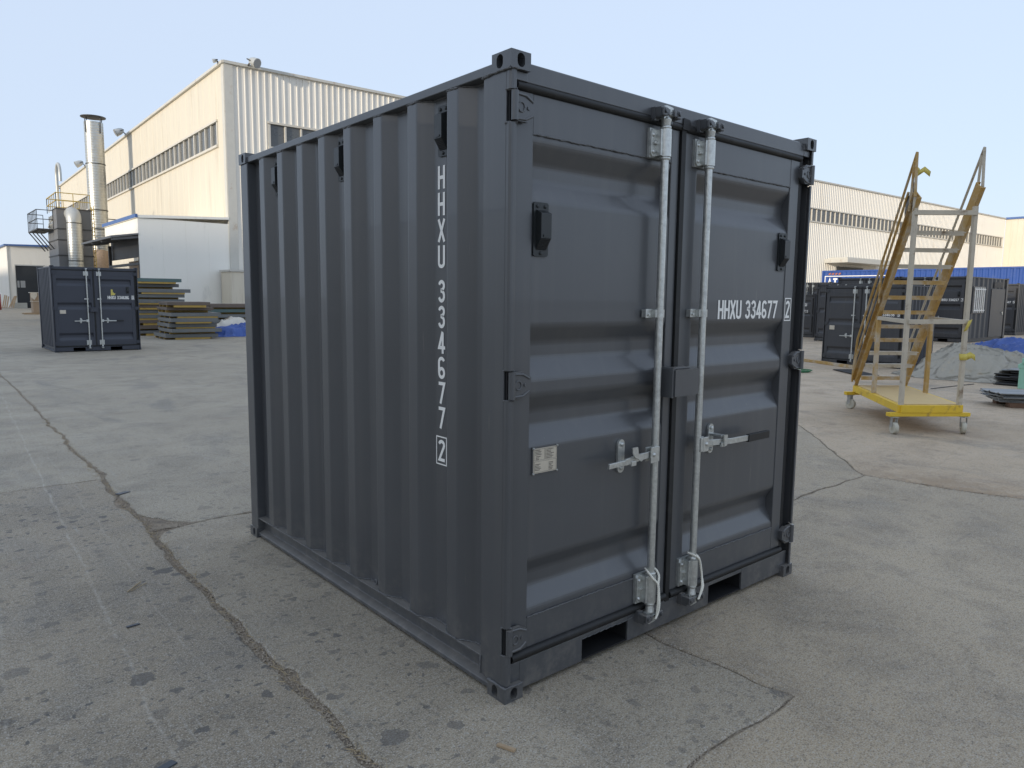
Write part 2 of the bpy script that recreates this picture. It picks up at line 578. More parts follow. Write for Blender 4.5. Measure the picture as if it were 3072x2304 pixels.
def slot_face(mb, c, eu, ev, hu, hv, au, av, depth, nrm, n=20):
    """rectangular face (centre c, half sizes hu,hv along eu,ev) with an oblong hole (half au,av), tunnel of depth"""
    c, eu, ev, nrm = Vector(c), Vector(eu), Vector(ev), Vector(nrm)
    ob, re = [], []
    for i in range(n):
        a = 2 * math.pi * (i + 0.5) / n
        ca, sa = math.cos(a), math.sin(a)
        # oblong: straight sides, round ends
        st = max(0.0, av - au)
        ob.append((au * ca, (st if sa > 0 else -st) + au * sa))
        k = min(hu / max(1e-6, abs(ca)), hv / max(1e-6, abs(sa)))
        re.append((ca * k, sa * k))
    V = [c + eu * x + ev * y for x, y in re] + [c + eu * x + ev * y for x, y in ob] + [c + eu * x + ev * y - nrm * depth for x, y in ob]
    F = []
    for i in range(n):
        j = (i + 1) % n
        F.append((i, j, n + j, n + i))
        F.append((n + i, n + j, 2 * n + j, 2 * n + i))
    F.append(tuple(range(2 * n, 3 * n)))
    mb.add(V, F)
    # corners of the rectangle
    cor = [(hu, hv), (-hu, hv), (-hu, -hv), (hu, -hv)]
    for cx, cy in cor:
        best = sorted(range(n), key=lambda i: (re[i][0] - cx) ** 2 + (re[i][1] - cy) ** 2)[:2]
        i, j = sorted(best)
        if j - i > 1:
            i, j = j, i
        mb.add([c + eu * re[i][0] + ev * re[i][1], c + eu * cx + ev * cy, c + eu * re[j][0] + ev * re[j][1]], [(0, 1, 2)])


CX, CY, CZ = 0.086, 0.101, 0.058


def casting_mesh(sx, sy, sz):
    """corner casting; sx, sy = -1/1 outward side, sz = -1 bottom, 1 top. Local origin at the outer corner"""
    mb = MB()
    x0, x1 = (0, CX) if sx < 0 else (-CX, 0)
    y0, y1 = (0, CY) if sy < 0 else (-CY, 0)
    z0, z1 = (0, CZ) if sz < 0 else (-CZ, 0)
    cx, cy, cz = (x0 + x1) / 2, (y0 + y1) / 2, (z0 + z1) / 2
    slot_face(mb, (x0 if sx < 0 else x1, cy + sy * -0.009, cz), (0, 1, 0), (0, 0, 1), CY / 2 - 0.009, CZ / 2, 0.017, 0.0225, 0.035, (sx, 0, 0))
    xs = x0 if sx < 0 else x1
    yy = (y1 - 0.018, y1) if sy > 0 else (y0, y0 + 0.018)
    mb.add([(xs, yy[0], z0), (xs, yy[1], z0), (xs, yy[1], z1), (xs, yy[0], z1)], [(0, 1, 2, 3)])
    slot_face(mb, (cx, y0 if sy < 0 else y1, cz), (1, 0, 0), (0, 0, 1), CX / 2, CZ / 2, 0.0165, 0.0225, 0.035, (0, sy, 0))
    xi = x1 if sx < 0 else x0
    yi = y1 if sy < 0 else y0
    mb.add([(xi, y0, z0), (xi, y1, z0), (xi, y1, z1), (xi, y0, z1)], [(0, 1, 2, 3)])
    mb.add([(x0, yi, z0), (x1, yi, z0), (x1, yi, z1), (x0, yi, z1)], [(0, 1, 2, 3)])
    mb.add([(x0, y0, z0), (x1, y0, z0), (x1, y1, z0), (x0, y1, z0)], [(0, 1, 2, 3)])
    mb.add([(x0, y0, z1), (x1, y0, z1), (x1, y1, z1), (x0, y1, z1)], [(0, 1, 2, 3)])
    return mb


TROUGHS_MAIN = [(1.986, 1.922, 1.864, 1.795), (1.359, 1.298, 1.238, 1.170), (1.111, 1.050, 0.992, 0.926), (0.500, 0.442, 0.385, 0.312)]
TROUGHS_BG = [(1.930, 1.885, 1.80, 1.745), (1.30, 1.25, 1.19, 1.125), (0.500, 0.445, 0.375, 0.312)]
SIDE_FAR = [0.378, 0.648, 0.916, 1.184, 1.439, 1.683, 1.927, 2.172]   # far edges of the outer ribs
HINGE_Z = [2.085, 1.155, 0.228]


def side_profile(xo, xi):
    """(x, y) plan of the corrugated side, from the front post to the rear post"""
    pts = [(xi, 0.150), (xi, 0.246)]
    prev = None
    for k, e in enumerate(SIDE_FAR):
        pts += [(xo, e - 0.066)] if k else [(xo, 0.312)]
        pts += [(xo, e)]
        nx = SIDE_FAR[k + 1] if k + 1 < len(SIDE_FAR) else 2.42
        pts += [(xi, e + 0.060), (xi, nx - 0.066 - 0.066 if k + 1 < len(SIDE_FAR) else 2.335)]
    return pts


def weld(mb, a, b, r=0.004, step=0.012, jit=0.0014):
    a, b = Vector(a), Vector(b)
    n = max(3, int((b - a).length / step))
    pts, rad = [], []
    for i in range(n + 1):
        p = a.lerp(b, i / n)
        pts.append(p + Vector((random.uniform(-jit, jit), random.uniform(-jit, jit), random.uniform(-jit, jit))))
        rad.append(r * random.uniform(0.6, 1.35))
    mb.tube(pts, r, 6, True, rad)


def vent_parts(parent, ox, oz, face, plane):
    """small louvred vent 0.07 x 0.186; face 'F' door (faces -y at y=plane) or 'S' side (faces -x at x=plane); ox,oz = left-bottom"""
    def mk(fn):
        mb = MB()
        fn(mb)
        if face == 'S':      # rotate: local x -> -y (seen from the side), out -> -x
            mb.v = [(plane + y, ox + 0.07 - x, z) for x, y, z in mb.v]
        else:
            mb.v = [(ox + x, plane + y, z) for x, y, z in mb.v]
        mb.v = [(x, y, z + oz) for x, y, z in mb.v]
        return mb

    def base(mb):
        p = [(0.006, 0), (0.064, 0), (0.07, 0.006), (0.07, 0.180), (0.064, 0.186), (0.006, 0.186), (0, 0.180), (0, 0.006)]
        mb.prism(p, 'y', -0.007, 0)

    def body(mb):
        p = [(-0.007, 0.160), (-0.034, 0.147), (-0.034, 0.062), (-0.007, 0.022)]
        mb.prism(p, 'x', 0.012, 0.060)
        mb.prism([(0.022, 0.066), (0.046, 0.066), (0.050, 0.0705), (0.046, 0.075), (0.022, 0.075)], 'y', -0.0365, -0.0335)

    def grille(mb):
        for i in range(8):
            t = (i + 0.5) / 8
            y = -0.034 + 0.027 * t
            z = 0.062 - 0.040 * t
            for k in range(7):
                xx = 0.0155 + k * 0.0061
                mb.box(xx, xx + 0.0042, y - 0.0016, y + 0.001, z - 0.0019, z + 0.0012)

    def screws(mb):
        for x, z in ((0.017, 0.172), (0.053, 0.172), (0.034, 0.011)):
            mb.tube([(x, -0.007, z), (x, -0.010, z), (x, -0.0125, z)], 0.006, 10, True, [0.007, 0.0066, 0.003])

    o = mk(base).build('vent', 'vent', parent, 0.0015)
    return o, mk, body, grille, screws


def make_vent(parent, ox, oz, face, plane, sub):
    """vent as a part (sub=True: with sub-parts) or merged into one mesh when already a sub-part"""
    o, mk, body, grille, screws = vent_parts(parent, ox, oz, face, plane)
    if sub:
        mk(body).build('hood', 'vent', o, 0.002)
        mk(grille).build('grille', 'black', o)
        mk(screws).build('screws', 'zinc_worn', o)
    else:
        mb = mk(body)
        g = mk(screws)
        mb.add(g.v, g.f)
        mb.build('vent_hood', 'vent', parent, 0.002)
        mk(grille).build('vent_grille', 'black', parent, kind='stuff')
    return o


def make_door(root, side, troughs, P, full):
    """side 0 = left leaf, 1 = right leaf"""
    if side == 0:
        xa, xb, s0, s1 = 0.046, 0.937, 0.127, 0.887
    else:
        xa, xb, s0, s1 = 0.969, 1.912, 1.064, 1.830
    zb, zt = 0.160, 2.147
    yf = 0.030
    mb = MB()
    # frame: stiles and rails (box sections) around the panel
    mb.box(xa, s0, yf, yf + 0.05, zb, zt)
    mb.box(s1, xb, yf, yf + 0.05, zb, zt)
    mb.box(s0, s1, yf + 0.001, yf + 0.05, 2.012, zt)
    mb.box(s0, s1, yf + 0.001, yf + 0.05, zb, 0.284)
    door = mb.build('door', P, root, 0.003)
    # pressed steel panel
    yo, yi = yf + 0.004, yf + 0.042
    prof = [(yo, 2.02)]
    for a, b, c, d in troughs:
        prof += [(yo, a), (yi, b), (yi, c), (yo, d)]
    prof.append((yo, 0.28))
    pm = MB().strip(prof, 'x', s0 - 0.003, s1 + 0.003)
    # outward ends of the pressings against the right stile
    po = pm.build('panel', P, door)
    md = po.modifiers.new('fold', 'BEVEL')
    md.width = 0.012
    md.segments = 3
    md.limit_method = 'ANGLE'
    md.angle_limit = math.radians(15)
    # weld lines
    wm = MB()
    if full:
        weld(wm, (s0, yf, 2.013), (s1, yf, 2.013), 0.003)
        weld(wm, (s0, yf, 0.284), (s1, yf, 0.284), 0.003)
        wm.build('weld_bead', 'paint_weld', door, kind='stuff')
    # rubber gasket all round
    g = MB()
    g.tube([(xa, 0.030, 2.160), (xb, 0.030, 2.160)], 0.016, 8)
    g.tube([(xa, 0.040, 2.146), (xb, 0.040, 2.146)], 0.010, 8)
    g.tube([(xa, 0.028, 0.150), (xb, 0.028, 0.150)], 0.018, 8)
    g.box(xa - 0.003, xb + 0.003, 0.034, 0.075, 0.128, 0.175)
    g.box(xa - 0.003, xb + 0.003, 0.036, 0.075, 2.135, 2.178)
    if side == 1:
        g.box(1.9125, 1.966, 0.044, 0.075, 0.128, 2.178)
        g.tube([(1.925, 0.042, 0.14), (1.925, 0.042, 2.16)], 0.012, 8)
        g.tube([(1.95, 0.046, 0.14), (1.95, 0.046, 2.16)], 0.010, 8)
        g.box(xa - 0.030, xa - 0.0015, 0.020, 0.060, 0.125, 2.185)
        g.prism([(xa - 0.036, 2.150), (xa + 0.004, 2.150), (xa + 0.022, 2.165), (xa + 0.010, 2.192), (xa - 0.030, 2.195)], 'y', 0.012, 0.05)
    else:
        g.box(0.031, 0.0455, 0.050, 0.075, 0.128, 2.178)
    g.build('gasket', 'rubber', door)
    # hinges
    for hz in HINGE_Z:
        h = MB()
        bx = 0.021 if side == 0 else CW - 0.021
        sg = 1 if side == 0 else -1
        h.cyl((bx, 0.004, hz - 0.047), (bx, 0.004, hz + 0.047), 0.0125, 14)

        def X(d):
            return bx + sg * d
        wing = [(0.008, -0.046), (0.06, -0.046), (0.090, -0.020), (0.090, 0.026), (0.055, 0.046), (0.008, 0.046)]
        wp = [(X(a), hz + b) for a, b in wing]
        h.prism(wp, 'y', 0.006, 0.020)
        h.prism([(X(0.05), hz - 0.044), (X(0.088), hz - 0.02), (X(0.088), hz + 0.024), (X(0.05), hz + 0.044)], 'y', 0.020, 0.031)
        for dz in (-0.040, 0.040):
            h.tube([(X(0.014), 0.006, hz + dz), (X(0.05), 0.004, hz + dz * 0.95), (X(0.082), 0.006, hz + dz * 0.55)], 0.0045, 6)
        ring = [(X(0.030) + 0.014 * math.cos(a), 0.005, hz + 0.016 * math.sin(a)) for a in [k * math.pi / 6 for k in range(13)]]
        h.tube(ring, 0.0032, 6)
        h.cyl((X(0.062), 0.002, hz), (X(0.062), 0.008, hz), 0.0065, 10)
        h.build('hinge', P, door, 0.0015)
    # locking bar
    rx = 0.7905 if side == 0 else 1.087
    ry = -0.012
    rod = MB().cyl((rx, ry, 0.16), (rx, ry, 2.14), 0.0158, 16)
    rod.build('locking_bar', 'zinc', door)
    for z0, z1 in ((2.017, 2.122), (0.178, 0.298)):
        s = MB()
        s.cyl((rx, ry, z0), (rx, ry, z1), 0.0245, 18)
        for zz in (z0 - 0.012, z1 + 0.001):
            s.tube([(rx, ry, zz), (rx, ry, zz + 0.004), (rx, ry, zz + 0.009), (rx, ry, zz + 0.012)], 0.02, 16, True, [0.0195, 0.0215, 0.0215, 0.0195])
        fl = [(rx - 0.060, z0 + 0.012), (rx - 0.050, z0), (rx - 0.018, z0), (rx - 0.018, z1), (rx - 0.050, z1), (rx - 0.060, z1 - 0.012)]
        s.prism(fl, 'y', 0.010, 0.016)
        s.box(rx - 0.034, rx - 0.014, ry - 0.006, 0.0135, z0 + 0.002, z1 - 0.002)
        s.prism([(rx + 0.012, z0), (rx + 0.046, z0 + 0.006), (rx + 0.046, z1 - 0.006), (rx + 0.012, z1)], 'y', 0.010, 0.016)
        s.prism([(rx - 0.062, z0 - 0.004), (rx + 0.05, z0 - 0.004), (rx + 0.05, z1 + 0.004), (rx - 0.062, z1 + 0.004)], 'y', 0.0165, 0.0295)
        for zz in (z0 + 0.018, z1 - 0.022):
            s.tube([(rx - 0.047, 0.011, zz), (rx - 0.047, 0.006, zz), (rx - 0.047, 0.004, zz)], 0.007, 10, True, [0.008, 0.0075, 0.003])
            s.cyl((rx + 0.034, 0.011, zz), (rx + 0.034, 0.005, zz), 0.006, 10)
        s.obox((rx - 0.040, 0.006, (z0 + z1) / 2), Vector((1, 0, 0)), Vector((0, 1, 0)), Vector((0, 0, 1)), 0.006, 0.006, 0.005)
        s.build('bar_guide', 'zinc', door, 0.0015)
    # mid strap
    s = MB()
    s.cyl((rx, ry, 1.384), (rx, ry, 1.416), 0.0195, 16)
    s.box(rx - 0.030, rx - 0.014, ry - 0.004, 0.004, 1.384, 1.416)
    s.box(rx - 0.066, rx - 0.012, 0.004, 0.0095, 1.382, 1.418)
    s.box(rx - 0.064, rx + 0.03, 0.0095, 0.029, 1.384, 1.416)
    s.cyl((rx - 0.050, 0.006, 1.396), (rx - 0.050, -0.002, 1.396), 0.006, 10)
    s.build('bar_strap', 'zinc', door, 0.0012)
    # cams on the bar ends and their keepers
    for up in (1, -1):
        zc = 2.178 if up > 0 else 0.118
        c = MB()
        c.tube([(rx, ry, zc - up * 0.05), (rx, ry, zc - up * 0.03), (rx, ry, zc - up * 0.018), (rx, ry, zc - up * 0.006)], 0.018, 14, True, [0.0165, 0.019, 0.023, 0.012])
        c.prism([(rx - 0.026, zc - up * 0.018), (rx + 0.004, zc - up * 0.022), (rx + 0.034, zc - up * 0.006), (rx + 0.030, zc + up * 0.030), (rx - 0.012, zc + up * 0.034), (rx - 0.030, zc + up * 0.012)], 'y', ry - 0.010, ry + 0.012)
        c.prism([(rx - 0.044, zc + up * 0.000), (rx - 0.010, zc - up * 0.006), (rx + 0.002, zc + up * 0.012), (rx - 0.030, zc + up * 0.018)], 'y', ry - 0.024, ry - 0.004)
        c.box(rx + 0.004, rx + 0.046, ry - 0.018, ry - 0.006, min(zc - up * 0.004, zc + up * 0.006), max(zc - up * 0.004, zc + up * 0.006))
        c.build('cam', 'zinc', door, 0.002)
        for sx in (-1, 1):
            k = MB()
            cx = rx + sx * 0.043
            k.prism([(cx - 0.014, zc - 0.026), (cx + 0.014, zc - 0.026), (cx + 0.014, zc + 0.026), (cx - 0.014, zc + 0.026)], 'y', 0.000, 0.0265)
            k.prism([(cx - 0.010, zc - up * 0.016), (cx + 0.010, zc - up * 0.016), (cx + 0.013, zc + up * 0.024), (cx - 0.013, zc + up * 0.024)], 'y', -0.030, -0.0005)
            xa_, xb_ = sorted((cx - sx * 0.0135, cx - sx * 0.030))
            k.box(xa_, xb_, -0.044, -0.032, zc - 0.010, zc + 0.014)
            k.box(cx - 0.0125, cx + 0.0125, -0.044, -0.0305, zc - 0.014, zc + 0.018)
            k.cyl((cx, -0.052, zc + 0.004), (cx, -0.0445, zc + 0.004), 0.009, 10)
            k.build('cam_keeper', P, root, 0.003)
    # handle
    sg = -1 if side == 0 else 1
    hz = 0.824
    a = MB()
    a.box(min(rx + sg * 0.012, rx + sg * 0.052), max(rx + sg * 0.012, rx + sg * 0.052), ry - 0.024, ry - 0.018, hz - 0.034, hz + 0.032)
    a.box(min(rx + sg * 0.012, rx + sg * 0.052), max(rx + sg * 0.012, rx + sg * 0.052), ry + 0.004, ry + 0.010, hz - 0.030, hz + 0.028)
    a.box(min(rx - 0.004 * sg, rx + sg * 0.016), max(rx - 0.004 * sg, rx + sg * 0.016), ry - 0.022, ry + 0.010, hz - 0.032, hz + 0.030)
    a.tube([(rx + sg * 0.034, ry - 0.024, hz), (rx + sg * 0.034, ry - 0.028, hz), (rx + sg * 0.034, ry - 0.031, hz)], 0.008, 12, True, [0.009, 0.008, 0.003])
    a.build('handle_hub', 'zinc', door, 0.0015)
    lx0 = 0.620 if side == 0 else 1.238
    b = MB()
    end = 0.470 if side == 0 else 1.436
    yb = ry - 0.008
    path = [(rx + sg * 0.02, yb), (lx0 - sg * 0.06, yb - 0.004), (lx0 - sg * 0.0, yb - 0.014), (lx0 + sg * 0.05, yb - 0.022), (end, yb - 0.026)]
    for i in range(len(path) - 1):
        p, q = path[i], path[i + 1]
        w = 0.0135 if i < 3 else (0.0105 if side == 0 else 0.013)
        zz = hz - 0.002 * i
        b.add([(p[0], p[1] - 0.005, zz - w), (q[0], q[1] - 0.005, zz - w - 0.001), (q[0], q[1] - 0.005, zz + w - 0.001), (p[0], p[1] - 0.005, zz + w),
               (p[0], p[1] + 0.005, zz - w), (q[0], q[1] + 0.005, zz - w - 0.001), (q[0], q[1] + 0.005, zz + w - 0.001), (p[0], p[1] + 0.005, zz + w)],
              [(0, 1, 2, 3), (7, 6, 5, 4), (0, 4, 5, 1), (3, 2, 6, 7), (1, 5, 6, 2), (0, 3, 7, 4)])
    hb = b.build('handle', 'zinc', door, 0.0018)
    if side == 1:
        MB().box(1.432, 1.612, yb - 0.036, yb - 0.018, hz - 0.026, hz + 0.010).build('handle_grip', 'grip', door, 0.002)
    lp = MB()
    pl = arc(lx0, hz + 0.052, 0.0195, 0.0195, 0, 180, 8) + arc(lx0, hz - 0.046, 0.0195, 0.0195, 180, 360, 8)
    lp.prism(pl, 'y', 0.022, 0.0325)
    for dz in (0.052, -0.046):
        lp.tube([(lx0, 0.023, hz + dz), (lx0, 0.015, hz + dz), (lx0, 0.012, hz + dz)], 0.008, 10, True, [0.0095, 0.009, 0.004])
    lp.box(lx0 - 0.013, lx0 + 0.016, yb - 0.020, 0.023, hz - 0.026, hz - 0.017)
    lp.box(lx0 - 0.013, lx0 + 0.016, yb - 0.0255, yb - 0.0205, hz - 0.026, hz - 0.006)
    if side == 0:
        lp.prism([(lx0 - 0.016, hz + 0.05), (lx0 + 0.016, hz + 0.05), (lx0 + 0.022, hz + 0.022), (lx0 + 0.052, hz - 0.004), (lx0 + 0.040, hz - 0.012), (lx0 - 0.002, hz + 0.012), (lx0 - 0.014, hz + 0.03)], 'y', yb - 0.031, yb - 0.0255)
    else:
        lp.box(lx0 - 0.012, lx0 + 0.018, yb - 0.022, 0.023, hz + 0.018, hz + 0.028)
        lp.prism([(lx0 - 0.004, hz + 0.03), (lx0 + 0.024, hz + 0.028), (lx0 + 0.022, hz - 0.020), (lx0 + 0.002, hz - 0.024)], 'y', yb - 0.031, yb - 0.0255)
    lp.build('handle_catch', 'zinc', door, 0.0015)
    return door


def make_container(name, label, group, troughs, P, full, side_text=None, front_text=None, right_extra=None):
    root = thing(name, label, 'container', group=group)
    W, L, H = CW, CL, CH
    # corner castings
    for sx in (-1, 1):
        for sy in (-1, 1):
            for sz in (-1, 1):
                cm = casting_mesh(sx, sy, sz)
                ox, oy, oz = (0 if sx < 0 else W), (0 if sy < 0 else L), (0 if sz < 0 else H)
                cm.v = [(x + ox, y + oy, z + oz) for x, y, z in cm.v]
                cm.build('corner_casting', P, root)
    # front corner posts: side plate + folded nose, notched at the hinges
    for sx in (0, 1):
        def X(x):
            return x if sx == 0 else W - x
        mb = MB()
        zs = [CZ] + [v for hz in sorted(HINGE_Z) for v in (hz - 0.052, hz + 0.052)] + [H - CZ]
        mb.box(min(X(0.005), X(0.012)), max(X(0.005), X(0.012)), 0.030, 0.150, CZ + 0.0005, H - CZ - 0.0005)
        mb.box(min(X(0.012), X(0.05)), max(X(0.012), X(0.05)), 0.142, 0.1495, CZ + 0.001, H - CZ - 0.001)
        for i in range(0, len(zs), 2):
            a, b = zs[i], zs[i + 1]
            pr = [(X(0.005), 0.0299), (X(0.005), 0.016), (X(0.009), 0.007), (X(0.016), 0.004), (X(0.029), 0.004), (X(0.029), 0.012), (X(0.020), 0.012), (X(0.0125), 0.018), (X(0.0125), 0.0299)]
            mb.prism(pr, 'z', a + 0.0008, b - 0.0008)
        mb.build('corner_post', P, root, 0.0015)
        ib = MB()  # black boxes painting in the shade of post hollow and hinge notches
        ib.box(min(X(0.013), X(0.030)), max(X(0.013), X(0.030)), 0.060, 0.141, CZ + 0.01, H - CZ - 0.01)
        ib.box(min(X(0.0135), X(0.0445)), max(X(0.0135), X(0.0445)), 0.0765, 0.085, CZ + 0.01, H - CZ - 0.01)
        for hz in HINGE_Z:
            ib.box(min(X(0.013), X(0.034)), max(X(0.013), X(0.034)), 0.020, 0.0295, hz - 0.0505, hz + 0.0505)
        ib.build('post_shade_fill', 'black', root)
        # rear posts
        rp = MB()
        rp.box(min(X(0.006), X(0.075)), max(X(0.006), X(0.075)), L - 0.108, L - 0.006, CZ + 0.0005, H - CZ - 0.0005)
        rp.build('corner_post', P, root, 0.004)
        # rails
        tr = MB()
        tr.prism([(X(0.010), H - 0.055), (X(0.010), H - 0.023), (X(0.060), H - 0.023), (X(0.060), H - 0.055)], 'y', CY + 0.001, L - CY - 0.001)
        tr.build('top_rail', P, root, 0.003)
        br = MB()
        br.prism([(X(0.012), 0.030), (X(0.050), 0.046), (X(0.050), 0.119), (X(0.0105), 0.119), (X(0.0105), 0.1255), (X(0.062), 0.1255), (X(0.062), 0.014), (X(0.012), 0.014)], 'y', CY + 0.002, L - CY - 0.002)
        br.build('bottom_rail', P, root, 0.0015)
        # corrugated side
        sw = MB().strip([(X(x), y) for x, y in side_profile(0.013, 0.056)], 'z', 0.126, H - 0.050)
        sob = sw.build('side_wall', P, root)
        md = sob.modifiers.new('fold', 'BEVEL')
        md.width = 0.006
        md.segments = 3
        md.limit_method = 'ANGLE'
        md.angle_limit = math.radians(15)
        if full and sx == 0:
            for y0, z0 in ((0.418, 1.988), (1.238, 1.988), (1.972, 1.990)):
                make_vent(sob, y0, z0, 'S', 0.056, False)
            wm = MB()
            pr = side_profile(0.013, 0.056)
            for i in range(len(pr) - 1):
                weld(wm, (pr[i][0], pr[i][1], H - 0.057), (pr[i + 1][0], pr[i + 1][1], H - 0.057), 0.0035)
                weld(wm, (pr[i][0] - 0.002, pr[i][1], 0.128), (pr[i + 1][0] - 0.002, pr[i + 1][1], 0.128), 0.003)
            wm.build('weld_bead', 'paint_weld', sob, kind='stuff')
            ring = MB().tube([(0.040, 0.985 + 0.011 * math.cos(t), 0.141 + 0.011 * math.sin(t)) for t in [k * math.pi / 8 for k in range(17)]], 0.0028, 6)
            ring.build('lashing_ring', P, sob)
            if side_text:
                tm = MB()

                def place(x, z, lift):
                    return (0.0545 - lift, 0.500 - x, z)
                num, chk = side_text.split('[')
                w1, w2 = num.split()
                _, z_ = word(tm, w1, place, 0.087, 0.010, 1.869, 1.30, down=True)
                tm.build('lettering', 'decal', sob)
                tm = MB()
                _, z_ = word(tm, w2, place, 0.087, 0.010, z_ - 0.033, 1.30, down=True)
                tm.build('lettering', 'decal', sob)
                z_ -= 0.033
                tm = MB()
                word(tm, '[' + chk, place, 0.087, 0.010, z_, 1.30, down=True)
                tm.build('check_digit', 'decal', sob)
    # header and sill of the door end
    hd = MB()
    hd.prism([(0.018, H - 0.088), (0.018, H - 0.028), (0.022, H - 0.024), (0.075, H - 0.024), (0.075, H - 0.088)], 'x', CX + 0.001, W - CX - 0.001)
    hd.box(0.031, CX + 0.0005, 0.016, 0.075, H - 0.088, H - CZ - 0.001)
    hd.box(W - CX - 0.0005, W - 0.031, 0.016, 0.075, H - 0.088, H - CZ - 0.001)
    hd.build('door_header', P, root, 0.002)
    sl_ = MB()
    segs = [(CX + 0.001, 0.417), (0.692, 1.272), (1.552, W - CX - 0.001)]
    for a, b in segs:
        sl_.box(a, b, 0.022, 0.032, 0.020, 0.1295)
    for a, b in ((0.4172, 0.6918), (1.2722, 1.5518)):
        sl_.box(a, b, 0.0225, 0.032, 0.112, 0.129)
    sl_.box(0.031, CX + 0.0008, 0.0225, 0.032, CZ + 0.001, 0.1295)
    sl_.box(W - CX - 0.0008, W - 0.031, 0.0225, 0.032, CZ + 0.001, 0.1295)
    sl_.build('door_sill', P, root, 0.0015)
    for a, b in ((0.417, 0.692), (1.272, 1.552)):
        fp = MB()
        fp.box(a - 0.004, a, 0.033, L - 0.06, 0.024, 0.116)
        fp.box(b, b + 0.004, 0.033, L - 0.06, 0.024, 0.116)
        fp.box(a, b, 0.033, L - 0.06, 0.1125, 0.1165)
        fp.box(a, b, 0.027, L - 0.06, 0.020, 0.026)
        fp.build('fork_pocket', 'black', root)
    # rear end, roof, floor
    rr = MB()
    rr.box(0.0755, W - 0.0755, L - 0.06, L - 0.008, H - 0.09, H - 0.024)
    rr.box(0.0755, W - 0.0755, L - 0.06, L - 0.008, 0.02, 0.12)
    rr.build('rear_rail', P, root, 0.002)
    pts = []
    x = 0.076
    while x < W - 0.30:
        pts += [(x, L - 0.045), (x + 0.07, L - 0.045), (x + 0.13, L - 0.012), (x + 0.20, L - 0.012), (x + 0.26, L - 0.045)]
        x += 0.265
    pts.append((W - 0.076, L - 0.045))
    MB().strip(pts, 'z', 0.12, H - 0.088).build('rear_wall', P, root)
    MB().box(0.061, W - 0.061, 0.076, L - 0.061, H - 0.036, H - 0.030).build('roof', P, root)
    MB().box(0.063, W - 0.063, 0.086, L - 0.061, 0.117, 0.150).build('floor', 'black', root)
    doors = [make_door(root, s, troughs, P, full) for s in (0, 1)]
    # lock box across both leaves
    lb = MB()
    lb.prism([(0.846, 1.058), (1.004, 1.058), (1.008, 1.064), (1.008, 1.164), (1.002, 1.170), (0.846, 1.170)], 'y', -0.062, 0.010)
    lb.box(0.862, 0.996, 0.010, 0.029, 1.062, 1.166)
    lb.build('lock_box', P, doors[1], 0.004)
    lb2 = MB()
    lb2.prism([(0.834, 1.054), (0.8445, 1.054), (0.8445, 1.180), (0.840, 1.180), (0.834, 1.172)], 'y', -0.056, 0.029)
    lb2.box(0.8445, 0.96, -0.050, -0.012, 1.1708, 1.178)
    lb2.build('lock_box_guard', P, doors[0], 0.003)
    if full:
        make_vent(doors[0], 0.131, 1.602, 'F', 0.0335, False)
        make_vent(doors[1], 1.748, 1.602, 'F', 0.0335, False)
        # data plate
        dp = MB().prism([(0.142, 0.818), (0.268, 0.818), (0.268, 0.920), (0.142, 0.920)], 'y', 0.029, 0.0335)
        dp.build('data_plate_frame', 'paint', doors[0], 0.001)
        MB().box(0.147, 0.263, 0.0268, 0.0288, 0.823, 0.915).build('data_plate', 'plate', doors[0])
        pk = MB()
        yk = 0.0262
        for x0, x1, z0, z1 in ((0.150, 0.202, 0.871, 0.912), (0.206, 0.260, 0.871, 0.912), (0.150, 0.260, 0.826, 0.867)):
            t = 0.0006
            pk.box(x0, x1, yk, yk + 0.0005, z0, z0 + t).box(x0, x1, yk, yk + 0.0005, z1 - t, z1).box(x0, x0 + t, yk, yk + 0.0005, z0 + t, z1 - t).box(x1 - t, x1, yk, yk + 0.0005, z0 + t, z1 - t)
        rnd = random.Random(3)
        for x0, zt, n, w in ((0.154, 0.909, 4, 0.04), (0.158, 0.886, 3, 0.03), (0.210, 0.908, 7, 0.038), (0.153, 0.857, 5, 0.034), (0.222, 0.858, 6, 0.026)):
            for i in range(n):
                ww = w * rnd.uniform(0.5, 1)
                pk.box(x0, x0 + ww, yk, yk + 0.0005, zt - i * 0.0053 - 0.002, zt - i * 0.0053)
        pk.build('plate_print', 'ink', doors[0], kind='stuff')
        pr = MB()
        for x, z in ((0.146, 0.822), (0.264, 0.822), (0.146, 0.916), (0.264, 0.916)):
            pr.tube([(x, 0.029, z), (x, 0.0235, z), (x, 0.022, z)], 0.004, 8, True, [0.0048, 0.0045, 0.002])
        pr.build('plate_rivets', 'zinc_worn', doors[0], kind='stuff')
        # weld beads on castings and posts
        wm = MB()
        weld(wm, (0.001, 0.004, H - CZ - 0.001), (0.001, 0.15, H - CZ - 0.001), 0.0045)
        weld(wm, (0.004, 0.001, H - CZ), (0.032, 0.001, H - CZ), 0.004)
        weld(wm, (0.008, CY, H - CZ), (0.008, CY, H - 0.025), 0.0035)
        weld(wm, (0.003, 0.10, H - 0.057), (0.003, 0.155, H - 0.064), 0.0045)
        weld(wm, (0.001, 0.002, CZ + 0.001), (0.001, CY, CZ + 0.001), 0.0045)
        weld(wm, (0.002, 0.001, CZ + 0.001), (CX, 0.001, CZ + 0.001), 0.003)
        weld(wm, (0.003, 0.148, CZ + 0.002), (0.003, 0.148, 0.13), 0.003)
        weld(wm, (W - CX - 0.002, 0.017, H - CZ), (W - CX - 0.002, 0.017, H - 0.028), 0.004)
        weld(wm, (W - CX - 0.002, 0.020, 0.02), (W - CX - 0.002, 0.020, CZ), 0.004)
        for hz in HINGE_Z:
            for dz in (-0.053, 0.053):
                weld(wm, (0.003, 0.032, hz + dz), (0.03, 0.002, hz + dz), 0.004)
